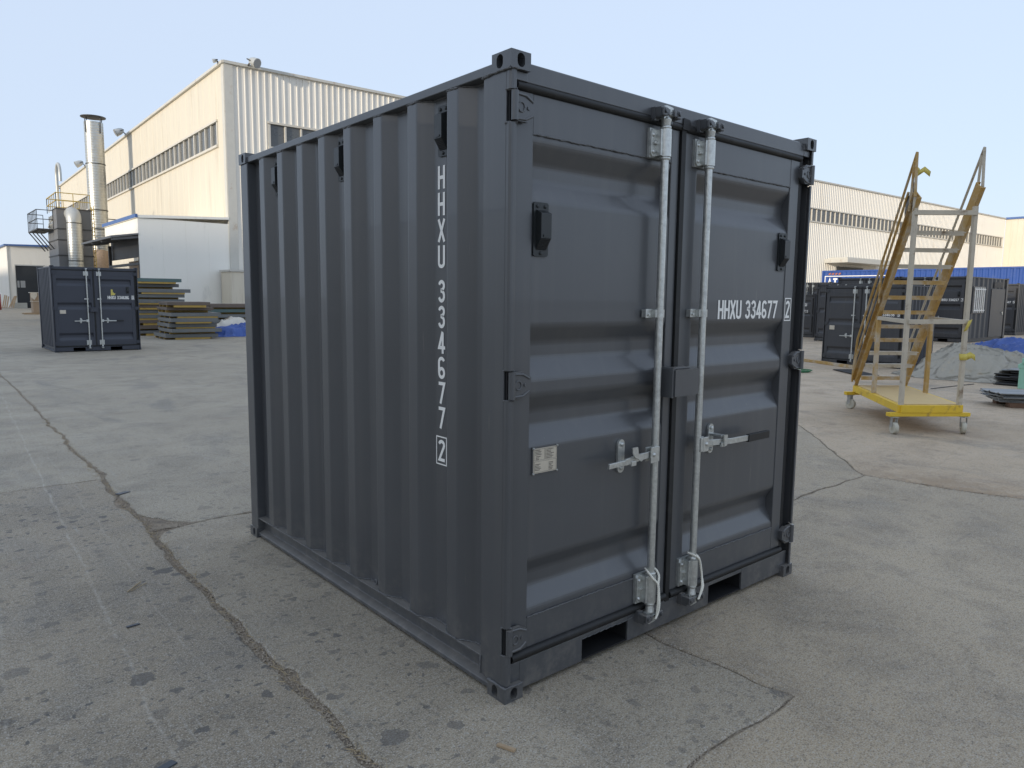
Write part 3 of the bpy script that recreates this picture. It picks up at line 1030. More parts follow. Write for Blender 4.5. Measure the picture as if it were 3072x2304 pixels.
        wm.build('weld_bead', 'paint_weld', root, kind='stuff')
        sc = MB()
        rnd = random.Random(5)
        for k in range(9):
            sc.tube([(0.418 + 0.034 * k, 0.0215, 0.1125), (0.418 + 0.034 * (k + 1) - 0.005, 0.0215, 0.1135 + rnd.uniform(-.002, .003))], 0.0022, 5)
        sc.build('cut_edge', 'paint_weld', root, kind='stuff')
    if front_text:
        front_lettering(doors[1], front_text)
    return root, doors


def front_lettering(door, text, x0=1.272, z0=1.371, h=0.086, wf=1.2):
    num, chk = text.split('[')
    x_ = x0
    for w_ in num.split():
        tm = MB()
        x_, _ = word(tm, w_, lambda x, z, lift: (x, 0.0325 - lift, z), h, x_, z0, wf)
        x_ += h * 0.26 * wf
        tm.build('lettering', 'decal', door)
    tm = MB()
    word(tm, '[' + chk, lambda x, z, lift: (x, 0.0288 - lift, z), h, 1.853, z0, 1.1)
    tm.build('check_digit', 'decal', door)


# ------------------------------------------------------------------ ground: dirt bed, concrete slabs, joint filling
def ground_material(name, warm, k=(1, 1, 1), spots=1.0, grain=1.0):
    m = bpy.data.materials.new(name)
    m.use_nodes = True
    n, l = m.node_tree.nodes, m.node_tree.links
    b = n['Principled BSDF']
    tc = n.new('ShaderNodeTexCoord')
    co = tc.outputs['Object']

    def noise_(scale, detail=6, rough=0.6, vec=co, dist=0.0):
        q = n.new('ShaderNodeTexNoise')
        q.inputs['Scale'].default_value = scale
        q.inputs['Detail'].default_value = detail
        q.inputs['Roughness'].default_value = rough
        q.inputs['Distortion'].default_value = dist
        l.new(vec, q.inputs['Vector'])
        return q.outputs['Fac']

    def mapr(v, a, b_, c=0.0, d=1.0):
        q = n.new('ShaderNodeMapRange')
        q.inputs['From Min'].default_value = a
        q.inputs['From Max'].default_value = b_
        q.inputs['To Min'].default_value = c
        q.inputs['To Max'].default_value = d
        l.new(v, q.inputs['Value'])
        return q.outputs['Result']

    def math_(op, a, b_=None):
        q = n.new('ShaderNodeMath')
        q.operation = op
        for i, v in enumerate((a, b_)):
            if v is None:
                continue
            if isinstance(v, (int, float)):
                q.inputs[i].default_value = v
            else:
                l.new(v, q.inputs[i])
        return q.outputs[0]

    def mixc(fac, a, b_):
        q = n.new('ShaderNodeMix')
        q.data_type = 'RGBA'
        l.new(fac, q.inputs['Factor'])
        for k, v in (('A', a), ('B', b_)):
            if isinstance(v, tuple):
                q.inputs[k].default_value = v + (1,)
            else:
                l.new(v, q.inputs[k])
        return q.outputs['Result']

    def scaled(sx, sy, rot=0.0):
        q = n.new('ShaderNodeMapping')
        q.inputs['Scale'].default_value = (sx, sy, 1)
        q.inputs['Rotation'].default_value = (0, 0, rot)
        l.new(co, q.inputs['Vector'])
        return q.outputs['Vector']

    base = (0.33, 0.298, 0.243) if not warm else (0.43, 0.375, 0.295)
    lite = (0.415, 0.38, 0.315) if not warm else (0.52, 0.46, 0.375)
    dark = (0.225, 0.205, 0.172) if not warm else (0.32, 0.27, 0.21)
    base, lite, dark = [tuple(c * q for c, q in zip(t3, k)) for t3 in (base, lite, dark)]
    col = mixc(mapr(noise_(0.55, 5, 0.6), 0.35, 0.7), base, lite)
    col = mixc(mapr(noise_(1.7, 5, 0.7, dist=0.6), 0.48, 0.72), col, dark)
    # brownish dust patches
    col = mixc(mapr(noise_(0.9, 5, 0.7, scaled(1, 1, 0.6)), 0.55, 0.78, 0, 0.55), col, (0.40, 0.33, 0.245))
    col = mixc(mapr(noise_(0.8, 4, 0.6, scaled(1.0, 0.45, 0.5), 1.0), 0.56, 0.68, 0, 0.45), col, (0.13, 0.125, 0.115))
    # sand grains and small aggregate
    g = noise_(55, 4, 0.8)
    col = mixc(mapr(g, 0.51, 0.66, 0, 0.62), col, (0.42, 0.40, 0.36))
    col = mixc(mapr(g, 0.48, 0.34, 0, 0.62), col, (0.085, 0.083, 0.08))
    g2 = noise_(170, 3, 0.7)
    col = mixc(mapr(g2, 0.54, 0.64, 0, 0.85), col, (0.52, 0.50, 0.45))
    col = mixc(mapr(g2, 0.46, 0.34, 0, 0.8), col, (0.07, 0.068, 0.065))
    # reddish stain
    col = mixc(mapr(noise_(1.25, 4, 0.7, scaled(1, 1, 1.9)), 0.64, 0.76, 0, 0.45), col, (0.22, 0.15, 0.13))
    # drag and tyre streaks running with the slabs
    st = noise_(1.0, 5, 0.72, scaled(26, 1.1, 0.09))
    col = mixc(mapr(st, 0.62, 0.72, 0, 0.5), col, (0.40, 0.385, 0.35))
    st2 = noise_(1.0, 6, 0.7, scaled(1.1, 15, 0.38))
    col = mixc(mapr(st2, 0.60, 0.74, 0, 0.4), col, (0.14, 0.14, 0.138))
    st3 = noise_(1.0, 5, 0.75, scaled(2.0, 42, -0.75))
    col = mixc(mapr(st3, 0.66, 0.74, 0, 0.4), col, (0.43, 0.41, 0.37))
    # drip spots: irregular blots of several sizes
    wob = n.new('ShaderNodeTexNoise')
    wob.inputs['Scale'].default_value = 22
    wob.inputs['Detail'].default_value = 4
    l.new(co, wob.inputs['Vector'])
    vadd = n.new('ShaderNodeVectorMath')
    vadd.operation = 'MULTIPLY_ADD'
    l.new(wob.outputs['Color'], vadd.inputs[0])
    vadd.inputs[1].default_value = (0.075, 0.075, 0.0)
    l.new(co, vadd.inputs[2])
    spot_all = None
    for sc, r0, thr in ((5.5, 0.30, 0.72), (12.0, 0.34, 0.60), (27.0, 0.34, 0.55)):
        vo = n.new('ShaderNodeTexVoronoi')
        vo.voronoi_dimensions = '2D'
        vo.inputs['Scale'].default_value = sc
        l.new(vadd.outputs[0], vo.inputs['Vector'])
        sep = n.new('ShaderNodeSeparateColor')
        l.new(vo.outputs['Color'], sep.inputs['Color'])
        size = mapr(sep.outputs['Red'], thr, 1.0, 0.0, r0)
        inside = math_('SUBTRACT', size, vo.outputs['Distance'])
        s = mapr(inside, 0.0, 0.022)
        s = math_('MULTIPLY', s, mapr(sep.outputs['Green'], 0, 1, 0.3, 1.0))
        spot_all = s if spot_all is None else math_('MAXIMUM', spot_all, s)
    dens = mapr(noise_(0.7, 4, 0.6, scaled(1, 1, 2.4)), 0.34, 0.54, 0.4, 1.0)
    dens = math_('MULTIPLY', dens, 0.35 if warm else spots)
    # the blots thin out away from the loading area
    sx = n.new('ShaderNodeSeparateXYZ')
    l.new(co, sx.inputs[0])
    far = mapr(sx.outputs['Y'], 3.0, 9.0, 1.0, 0.12)
    dens = math_('MULTIPLY', dens, far)
    col = mixc(math_('MULTIPLY', math_('MULTIPLY', spot_all, dens), 0.85), col, (0.085, 0.083, 0.083))
    if not warm:
        # chalky scrape lines
        for x0, k, w, amp in ((-1.02, 0.05, 0.012, 0.42), (-1.46, 0.075, 0.010, 0.3), (-0.78, 0.03, 0.008, 0.25)):
            ln = math_('SUBTRACT', sx.outputs['X'], math_('ADD', math_('MULTIPLY', sx.outputs['Y'], k), x0))
            wv = math_('MULTIPLY', math_('SUBTRACT', noise_(2.2, 3, 0.5), 0.5), 0.07)
            ln = math_('ABSOLUTE', math_('ADD', ln, wv))
            mk = mapr(ln, 0.0, w, 1.0, 0.0)
            mk = math_('MULTIPLY', mk, mapr(noise_(9, 6, 0.8), 0.42, 0.60, 0.0, amp))
            col = mixc(mk, col, (0.58, 0.54, 0.47))
    if warm:
        band = math_('MULTIPLY', mapr(sx.outputs['X'], 4.62, 5.6, 1.0, 0.0), mapr(sx.outputs['Y'], 0.2, 1.1, 1.0, 0.15))
        col = mixc(math_('MULTIPLY', band, mapr(noise_(5, 5, 0.75), 0.34, 0.56, 0.0, 0.95)), col, (0.33, 0.235, 0.145))
        col = mixc(mapr(noise_(0.45, 4, 0.65, scaled(1, 1, 1.1)), 0.52, 0.70, 0, 0.5), col, (0.36, 0.285, 0.20))
    l.new(col, b.inputs['Base Color'])
    l.new(mapr(noise_(3, 5, 0.6), 0.3, 0.7, 0.62, 0.88), b.inputs['Roughness'])
    b.inputs['Specular IOR Level'].default_value = 0.4
    h = math_('ADD', math_('MULTIPLY', g, 0.6), math_('MULTIPLY', g2, 0.35))
    h = math_('ADD', h, math_('MULTIPLY', noise_(9, 6, 0.7), 1.6))
    bp = n.new('ShaderNodeBump')
    bp.inputs['Strength'].default_value = 0.9
    bp.inputs['Distance'].default_value = 0.006
    l.new(h, bp.inputs['Height'])
    l.new(bp.outputs['Normal'], b.inputs['Normal'])
    MATS[name] = m
    return m


ground_material('concrete', False, (0.91, 0.82, 0.70))
ground_material('concrete_mid', False, (1.06, 0.99, 0.88), 0.5)
ground_material('concrete_grey', False, (1.04, 0.95, 0.82), 0.8)
ground_material('concrete_tan', False, (1.22, 1.07, 0.88), 0.3)
ground_material('concrete_warm', True, (1.24, 1.08, 0.90))
mat('dirt', (0.32, 0.26, 0.19), 0.95, var=0.5, vscale=18, bump=0.8, bscale=60, tint=(0.15, 0.125, 0.1), tscale=9, tlo=0.45, thi=0.65)

gd = MB()
gd.add([(-400, -400, -0.0095), (600, -400, -0.0095), (600, 600, -0.0095), (-400, 600, -0.0095)], [(0, 1, 2, 3)])
ground = gd.build('ground', 'dirt', kind='structure')


def slab(corners, m, gaps, seed):
    """concrete slab: corners counter-clockwise, gaps = half joint width of the edge leaving each corner"""
    n = len(corners)
    cs = [Vector((c[0], c[1])) for c in corners]
    # inset every edge by its gap
    lines = []
    for i in range(n):
        a, b = cs[i], cs[(i + 1) % n]
        d = (b - a).normalized()
        nn = Vector((-d.y, d.x))
        lines.append((a + nn * gaps[i], d, nn))
    pts = []
    for i in range(n):
        p, d, _ = lines[i - 1]
        q, e, _ = lines[i]
        den = d.x * e.y - d.y * e.x
        if abs(den) < 1e-4:
            pts.append(q.copy())
            continue
        t = ((q.x - p.x) * e.y - (q.y - p.y) * e.x) / den
        pts.append(p + d * t)
    outer, inner = [], []
    c2 = Vector((CAM.x, CAM.y))
    for i in range(n):
        a, b = pts[i], pts[(i + 1) % n]
        d = (b - a)
        L = d.length
        d.normalize()
        nn = lines[i][2]
        s = 0.0
        while s < L - 1e-3:
            p = a + d * s
            dist = (p - c2).length
            k = min(1.0, 10.0 / max(1.0, dist)) if dist < 60 else 0
            edge = min(1.0, min(s, L - s) / 0.15)
            j1 = noise.noise((p.x * 2.3, p.y * 2.3, seed)) * 0.020 + noise.noise((p.x * 11, p.y * 11, seed + 5)) * 0.012 + noise.noise((p.x * 37, p.y * 37, seed + 9)) * 0.005
            ch = max(0.0, noise.noise((p.x * 3.1, p.y * 3.1, seed + 20)) - 0.28) * 0.14
            wx = Vector((noise.noise((p.x * 1.1, p.y * 1.1, 50.0)) + 0.75 * noise.noise((p.x * 4.3, p.y * 4.3, 51.0)) + 0.2 * noise.noise((p.x * 15, p.y * 15, 52.0)),
                         noise.noise((p.x * 1.1, p.y * 1.1, 60.0)) + 0.75 * noise.noise((p.x * 4.3, p.y * 4.3, 61.0)) + 0.2 * noise.noise((p.x * 15, p.y * 15, 62.0)))) * 0.035 * k
            o = p + wx + nn * ((j1 * min(1, gaps[i] / 0.015) * 0.7 + ch * min(1.0, gaps[i] / 0.017)) * edge * k)
            w = 0.007 + 0.010 * abs(noise.noise((p.x * 9, p.y * 9, seed + 30)))
            outer.append(o)
            inner.append(o + nn * w * edge + (Vector((0, 0)) if edge > 0.9 else ((lines[i - 1][2] if s < L / 2 else lines[(i + 1) % n][2]) * w * (1 - edge))))
            s += max(0.025, dist * 0.012) if dist < 40 else 12.0
    N = len(outer)
    mb = MB()
    V = [(p.x, p.y, -0.012) for p in outer] + [(p.x, p.y, -0.0045) for p in outer] + [(p.x, p.y, 0.0) for p in inner]
    F = []
    for i in range(N):
        j = (i + 1) % N
        F.append((i, j, N + j, N + i))
        F.append((N + i, N + j, 2 * N + j, 2 * N + i))
    F.append(tuple(range(2 * N, 3 * N)))
    mb.add(V, F)
    me = bpy.data.meshes.new('concrete_slab')
    me.from_pydata(mb.v, [], mb.f)
    me.update()
    me.materials.append(M(m))
    o = bpy.data.objects.new('concrete_slab', me)
    COL.objects.link(o)
    o.parent = ground
    return o


gA, gB, gC = 0.017, 0.0035, 0.007
A0, A1, A2, A3, A4 = (-0.55, -0.64), (-0.47, 2.90), (-0.41, 4.48), (-0.26, 11.0), (0.30, 40.0)
slab([(-120, -60), (-0.60, -60), A0, A1, A2, (-120, 4.48)], 'concrete', [0, gA, gA, gA, gC, 0], 1)
slab([(-120, 4.48), A2, A3, A4, (0.9, 300), (-120, 300)], 'concrete_mid', [gC, gA * 0.8, gA * 0.6, 0.01, 0, 0], 2)
slab([A0, (0.845, -0.64), (0.845, 2.90), (-0.25, 2.90), (-0.44, 2.80), (-0.472, 2.72)], 'concrete_grey', [gB, gB, gC, 0.010, 0.02, gA], 3)
slab([(-0.60, -60), (4.7, -60), (4.76, -0.35), (4.57, 0.75), (0.845, 0.75), (0.845, -0.64), A0], 'concrete_tan', [0, 0.006, 0.006, gC, gB, gB, gA], 5)
slab([(0.845, 0.75), (4.57, 0.75), (6.46, 2.33), (7.14, 2.90), (0.845, 2.90)], 'concrete_tan', [gC, 0.006, 0.006, gC, gB], 6)
slab([(-0.20, 2.90), (7.14, 2.90), (9.2, 4.6), (9.2, 11.0), A3, A2, (-0.455, 3.30), (-0.36, 3.06)], 'concrete_mid', [gC, 0.006, 0.005, 0.004, gA * 0.6, gA * 0.8, gA, 0.01], 7)
slab([A3, (9.2, 11.0), (9.2, 300), (0.9, 300), A4], 'concrete_mid', [0.006, 0.008, 0, 0, 0.01], 8)
slab([(4.7, -60), (400, -60), (400, 300), (9.2, 300), (9.2, 11.0), (9.2, 4.6), (7.14, 2.90), (6.46, 2.33), (4.57, 0.75), (4.76, -0.35)], 'concrete_warm',
     [0, 0, 0, 0.005, 0.005, 0.005, 0.006, 0.006, 0.006, 0.006], 9)

# crumbled filling in the joints: nobody could count it
gm = MB()
rg = random.Random(11)


def stone(mb, x, y, z, r):
    vs = []
    for dx, dy, dz in ((1, 0, 0), (-1, 0, 0), (0, 1, 0), (0, -1, 0), (0, 0, 1), (0, 0, -1)):
        k = r * rg.uniform(0.6, 1.2)
        vs.append((x + dx * k + rg.uniform(-.3, .3) * r, y + dy * k + rg.uniform(-.3, .3) * r, z + dz * k * 0.7))
    mb.add(vs, [(0, 2, 4), (2, 1, 4), (1, 3, 4), (3, 0, 4), (2, 0, 5), (1, 2, 5), (3, 1, 5), (0, 3, 5)])


def along(a, b, cnt, half, rmin, rmax, zlo=-0.009, zhi=-0.001):
    for _ in range(cnt):
        t = rg.random()
        x = a[0] + (b[0] - a[0]) * t + rg.gauss(0, half)
        y = a[1] + (b[1] - a[1]) * t + rg.gauss(0, half * 0.5)
        x += 0.035 * (noise.noise((x * 1.1, y * 1.1, 50.0)) + 0.75 * noise.noise((x * 4.3, y * 4.3, 51.0)))
        y += 0.035 * (noise.noise((x * 1.1, y * 1.1, 60.0)) + 0.75 * noise.noise((x * 4.3, y * 4.3, 61.0)))
        stone(gm, x, y, rg.uniform(zlo, zhi), rg.uniform(rmin, rmax) * rg.choice((0.6, 1, 1)))


along((-0.60, -1.6), A0, 900, 0.020, 0.003, 0.007)
along(A0, A1, 3600, 0.019, 0.0024, 0.006)
along(A1, A2, 1500, 0.020, 0.003, 0.007)
along(A2, A3, 2200, 0.018, 0.004, 0.010)
along((-0.44, 2.95), (-0.28, 2.93), 900, 0.055, 0.003, 0.009)
along((-0.45, 2.90), (0.2, 2.93), 700, 0.010, 0.003, 0.006)
along((-1.3, 4.48), A2, 500, 0.010, 0.003, 0.006)
along((0.845, -0.64), (0.845, 0.1), 260, 0.008, 0.002, 0.004)
along((0.2, -0.64), (0.845, -0.64), 420, 0.008, 0.002, 0.004)
along((0.80, -0.63), (0.90, -0.62), 260, 0.022, 0.002, 0.005, -0.002, 0.001)
along((3.2, 0.76), (4.57, 0.75), 420, 0.010, 0.003, 0.007)
along((4.57, 0.75), (4.76, -0.35), 700, 0.030, 0.003, 0.009, -0.006, 0.002)
along((4.57, 0.75), (6.46, 2.33), 420, 0.014, 0.004, 0.009)
gm.build('joint_gravel', 'gravel', ground, kind='stuff')
sm_ = MB()
for _ in range(900):
    t = rg.random() ** 1.3
    a, b = (-0.56, -0.9), (-0.33, 8.0)
    x = a[0] + (b[0] - a[0]) * t + rg.gauss(0, 0.018)
    y = a[1] + (b[1] - a[1]) * t
    an = rg.gauss(math.pi / 2, 0.6)
    L = rg.uniform(0.015, 0.05)
    z = rg.uniform(-0.006, 0.003)
    dx, dy = math.cos(an) * L, math.sin(an) * L
    sm_.add([(x - dy * 0.03, y + dx * 0.03, z), (x + dy * 0.03, y - dx * 0.03, z), (x + dx, y + dy, z + rg.uniform(0, 0.012)), (x + dx * 0.5, y + dy * 0.5, z + 0.004)], [(0, 1, 3), (0, 3, 2), (1, 2, 3)])
sm_.build('dry_grass', 'straw', ground, kind='stuff')
# loose grit all over the near yard
gg = MB()
for _ in range(2600):
    rr = 0.5 + 9.5 * rg.random() ** 1.5
    an = rg.uniform(0.2, 1.75)
    x, y = CAM.x + rr * math.cos(an) * 1.0, CAM.y + rr * math.sin(an)
    if -0.02 < x < CW + 0.02 and -0.02 < y < CL + 0.02:
        continue
    stone(gg, x, y, 0.001, rg.uniform(0.0012, 0.0035))
gg.build('loose_grit', 'gravel', ground, kind='stuff')


# ------------------------------------------------------------------ the large hall
HP0 = Vector((9.6, 30.0, 0))
HPR = Vector((96.17, 26.09, 0))
HPL = Vector((10.7, 76.4, 0))
HH = 11.13


def wall_frame(a, b):
    d = (b - a)
    L = d.length
    d.normalize()
    return d, L


hall = thing('factory_hall', 'long cream factory hall with ribbed cladding and a high band of windows', 'hall', HP0)


def clad(mb, d, nrm, L, z0, z1, pitch, rib, depth, s0=0.0, off=0.0):
    """vertical ribbed sheet along d (outward normal nrm), from s0 to L"""
    pts = []
    s = s0
    while s < L:
        for ds, o in ((0, 0), (pitch - rib, 0), (pitch - rib * 0.8, depth), (pitch - rib * 0.2, depth)):
            if s + ds < L:
                pts.append((s + ds, o))
        s += pitch
    pts.append((L, 0))
    V = []
    for sv, o in pts:
        p = d * sv + nrm * (o + off)
        V.append((p.x, p.y, z0))
        V.append((p.x, p.y, z1))
    mb.add(V, [(2 * i, 2 * i + 2, 2 * i + 3, 2 * i + 1) for i in range(len(pts) - 1)])


dR, LR = wall_frame(HP0, HPR)
nR = Vector((dR.y, -dR.x, 0))          # towards the yard (-y)
dL, LL = wall_frame(HP0, HPL)
nL = Vector((-dL.y, dL.x, 0))          # towards -x
WZ0, WZ1 = 7.86, 8.90


def facade(d, nrm, L, m, pitch, rib, depth, ws, we, pane, start):
    w = MB()
    clad(w, d, nrm, L, 0, WZ0, pitch, rib, depth, start)
    clad(w, d, nrm, L, WZ1, HH - 0.06, pitch, rib, depth, start)
    clad(w, d, nrm, ws, WZ0, WZ1, pitch, rib, depth, start)
    clad(w, d, nrm, L, WZ0, WZ1, pitch, rib, depth, we)
    wo_ = w.build('wall', m, hall)
    # window band: sill, head, mullions, panes
    fr = MB()
    for z, h, pr in ((WZ0 - 0.05, 0.10, 0.12), (WZ1 - 0.02, 0.09, 0.10)):
        c = d * ((ws + we) / 2) + nrm * (pr / 2 - 0.02)
        fr.obox((c.x, c.y, z + h / 2), d, nrm, Vector((0, 0, 1)), (we - ws) / 2 + 0.06, pr / 2, h / 2)
    nn_ = int((we - ws) / pane)
    pw = (we - ws) / nn_
    for i in range(nn_ + 1):
        c = d * (ws + i * pw) + nrm * 0.0
        hw = 0.035 if i % 4 else 0.05
        fr.obox((c.x, c.y, (WZ0 + WZ1) / 2), d, nrm, Vector((0, 0, 1)), hw, 0.05, (WZ1 - WZ0) / 2 - 0.05)
    band = fr.build('window_band', 'frame_white', hall)
    pm = MB()
    pm.obox((0, 0, 0), d, nrm, Vector((0, 0, 1)), pw / 2 - 0.034, 0.006, (WZ1 - WZ0) / 2 - 0.02)
    first = None
    for i in range(nn_):
        c = d * (ws + (i + 0.5) * pw) - nrm * (0.03 + 0.02 * ((i * 7) % 5 == 0))
        if first is None:
            first = pm.build('pane', 'glass', band)
            p = first
        else:
            p = first.copy()
            COL.objects.link(p)
            p.parent = band
        p.location = (c.x, c.y, (WZ0 + WZ1) / 2)
    return wo_


facade(dR, nR, LR, 'cladding', 0.285, 0.06, 0.035, 1.82, 86.1, 0.72, 0.30)
facade(dL, nL, LL, 'cladding_warm', 0.92, 0.05, 0.012, 1.10, 43.0, 0.855, 0.30)
tr = MB()
# corner flashing, eaves flashing
tr.obox((dR * 0.15 + nR * 0.03).to_tuple()[:2] + (HH / 2 - 0.045,), dR, nR, Vector((0, 0, 1)), 0.18, 0.02, HH / 2 - 0.045)
tr.obox((dL * 0.15 + nL * 0.025).to_tuple()[:2] + (HH / 2 - 0.046,), dL, nL, Vector((0, 0, 1)), 0.15, 0.02, HH / 2 - 0.046)
for d, nn_, L in ((dR, nR, LR), (dL, nL, LL)):
    c = d * (L / 2) + nn_ * 0.03
    tr.obox((c.x, c.y, HH - 0.03), d, nn_, Vector((0, 0, 1)), L / 2 + 0.06, 0.09, 0.055)
tr.build('flashing', 'trim', hall)
rm = MB()
a, b, c = Vector((0, 0, 0)), dR * LR, dR * LR + dL * LL
dd = dL * LL
rm.add([(a.x, a.y, HH - 0.09), (b.x, b.y, HH - 0.09), (c.x, c.y, HH - 0.09), (dd.x, dd.y, HH - 0.09)], [(0, 1, 2, 3)])
for p, q in ((b, c), (c, dd)):
    rm.add([(p.x, p.y, 0), (q.x, q.y, 0), (q.x, q.y, HH - 0.09), (p.x, p.y, HH - 0.09)], [(0, 1, 2, 3)])
rm.build('roof', 'trim', hall)
# loading canopy far along the facade
cp = MB()
cc = dR * 52.6 + nR * 1.0
cp.obox((cc.x, cc.y, 4.80), dR, nR, Vector((0, 0, 1)), 4.5, 1.0, 0.16)
cp.obox((cc.x, cc.y, 5.02), dR, nR, Vector((0, 0, 1)), 4.2, 0.8, 0.05)
cp.build('canopy', 'trim', hall)
cp = MB()
cc = dR * 52.3 + nR * 0.06
cp.obox((cc.x, cc.y, 2.2), dR, nR, Vector((0, 0, 1)), 2.2, 0.05, 2.2)
cp.build('gate', 'door_dark', hall)


# floodlights on the roof edge
def floodlight(pos, aim, label, s=0.5):
    t = thing('floodlight', label, 'floodlight', pos, group='floodlights along the roof edge of the hall')
    a = Vector(aim).normalized()
    c = Vector((0, 0, s * 0.12)) + Vector((a.x, a.y, 0)) * s * 0.75
    m = MB()
    m.tube([c - a * s * 0.45, c - a * s * 0.35, c - a * s * 0.05, c + a * s * 0.45], 0.1, 14, True, [s * 0.16, s * 0.25, s * 0.36, s * 0.42])
    m.build('housing', 'lamp_body', t)
    m = MB().tube([c + a * s * 0.452, c + a * s * 0.47], s * 0.38, 14)
    m.build('lens', 'lamp_glass', t)
    m = MB()
    m.bar((0, 0, -0.06), (c.x * 0.55, c.y * 0.55, s * 0.2), 0.05, 0.05)
    sd = a.cross(Vector((0, 0, 1))).normalized()
    for k in (-1, 1):
        m.bar(sd * k * s * 0.40 + Vector((c.x * 0.5, c.y * 0.5, s * 0.3)), c + sd * k * s * 0.40, 0.03, 0.05)
    m.bar(sd * -s * 0.41 + Vector((c.x * 0.5, c.y * 0.5, s * 0.3)), sd * s * 0.41 + Vector((c.x * 0.5, c.y * 0.5, s * 0.3)), 0.05, 0.03)
    m.build('bracket', 'dark_steel', t)
    return t


pz = HH + 0.03
p = HP0 + dR * 0.95 + nR * 0.1
floodlight((p.x, p.y, pz), (0.4, -0.9, -0.45), 'large round floodlight at the near roof corner above the ribbed wall', 0.5)
p = HP0 + dL * 0.35 + nL * 0.1
floodlight((p.x, p.y, pz), (-0.9, 0.1, -0.3), 'small lamp at the very corner of the hall roof', 0.2)
p = HP0 + dL * 18.2 + nL * 0.1
floodlight((p.x, p.y, pz), (-0.9, 0.0, -0.5), 'floodlight on the sunlit roof edge right of the tall chimney duct', 0.55)
p = HP0 + dL * 32.4 + nL * 0.1
floodlight((p.x, p.y, pz), (-0.9, 0.0, -0.5), 'floodlight on the roof edge just left of the tall chimney duct', 0.6)

# roof access pipe with gooseneck at the far end
t = thing('gooseneck_pipe', 'grey ladder pipe with curved top at the far end of the hall roof', 'pipe', (HPL.x - 0.25, HPL.y - 0.3, 0))
pth = [(0, 0, 0), (0, 0, HH + 0.9)] + [(0.0 + 0.0, -0.9 + 0.9 * math.cos(a), HH + 0.9 + 0.9 * math.sin(a)) for a in [k * math.pi / 10 for k in range(1, 11)]] + [(0, -1.8, HH + 0.2)]
MB().tube(pth, 0.13, 10).build('pipe', 'lamp_body', t)
m = MB()
for z in (6.5, 8.2, 9.6, 10.9):
    m.bar((0, 0, z), (0.35, 0.1, z), 0.06, 0.06)
m.build('bracket', 'dark_steel', t)

# ------------------------------------------------------------------ white shed against the hall
sh = thing('white_shed', 'white panelled shed with a canopied side opening against the hall', 'shed', (6.01, 30.0, 0))
w = MB()
SW = 3.56
clad(w, Vector((1, 0, 0)), Vector((0, -1, 0)), SW, 0, 4.46, 0.9, 0.012, -0.006)
w.add([(SW, 0, 0), (SW, 0.02, 0), (SW, 0.02, 4.46), (SW, 0, 4.46)], [(0, 1, 2, 3)])
w.build('front_wall', 'shed_white', sh)
w = MB()
clad(w, Vector((0, 1, 0)), Vector((-1, 0, 0)), 5.85, 3.86, 4.45, 0.5, 0.01, -0.005)
w.add([(0, 5.85, 3.86), (SW, 5.85, 3.86), (SW, 5.85, 4.45), (0, 5.85, 4.45)], [(0, 1, 2, 3)])
w.build('side_panel', 'shed_white', sh)
MB().prism([(-0.08, 4.45), (-0.08, 4.56), (SW, 4.74), (SW, 4.64)], 'y', -0.06, 5.9).build('roof', 'shed_white', sh)
MB().box(-0.10, -0.01, -0.07, 5.9, 4.46, 4.60).build('roof_edge', 'trim_blue', sh)
m = MB()
m.prism([(-1.0, 3.62), (0.0, 3.80), (0.0, 3.86), (-1.0, 3.70)], 'y', -0.02, 5.7)
for y in (0.1, 1.9, 3.7, 5.5):
    m.bar((-0.95, y, 3.58), (0.05, y, 3.72), 0.06, 0.09)
m.build('canopy', 'collector', sh)
m = MB()
for y in (0.06, 5.3):
    m.box(0.0, 0.12, y, y + 0.12, 0, 3.6)
m.box(0.0, 0.12, 0.2, 5.3, 2.62, 2.72)
m.build('post', 'dark_steel', sh)
MB().box(0.16, 0.20, 0.2, 5.6, 2.95, 3.85).build('canopy_shade_panel', 'dark_steel', sh)  # dark sheet added for the shade under the canopy
MB().box(0.9, 0.95, 2.4, 5.7, 0.0, 2.94).build('inner_partition', 'carton', sh)
bx = thing('cream_cabinet', 'cream site cabinet standing at the corner of the white shed', 'cabinet', (9.12, 29.55, 0))
MB().box(0, 1.9, -0.9, 0.30, 0, 2.42).build('body', 'cladding_warm', bx, 0.02)
MB().box(-0.05, 1.95, -0.95, 0.34, 2.421, 2.50).build('lid', 'trim', bx)

# ------------------------------------------------------------------ dust collector with ducts
dc = thing('dust_collector', 'dark grey dust collector tower with railings and catwalk beside the hall', 'dust collector', (5.08, 42.0, 0))
m = MB()
m.box(0, 1.56, 0, 2.9, 0, 4.74)
m.prism([(0.0, 4.74), (1.56, 4.74), (1.56, 5.73), (0.0, 5.77)], 'y', 0, 1.1)
m.box(0.35, 1.56, 1.1, 2.9, 4.74, 5.70)
m.build('casing', 'collector', dc)
m = MB()
for z in (0.9, 1.8, 2.62, 3.40, 4.19, 4.75):
    m.box(-0.035, 1.595, -0.035, 2.935, z - 0.025, z + 0.025)
m.box(-0.03, 1.60, -0.04, 1.12, 5.74, 5.79)
m.build('seam_band', 'dark_steel', dc)
m = MB()
m.tube([(0.18, 1.4, 5.15), (0.18, 2.8, 5.15)], 0.16, 12)
for y in (1.3, 1.8, 2.3, 2.8):
    m.box(0.05, 0.35, y, y + 0.05, 4.80, 5.55)
m.tube([(0.05, 1.2, 5.5), (0.05, 2.9, 5.0)], 0.05, 8)
m.build('valve_header', 'lamp_body', dc)


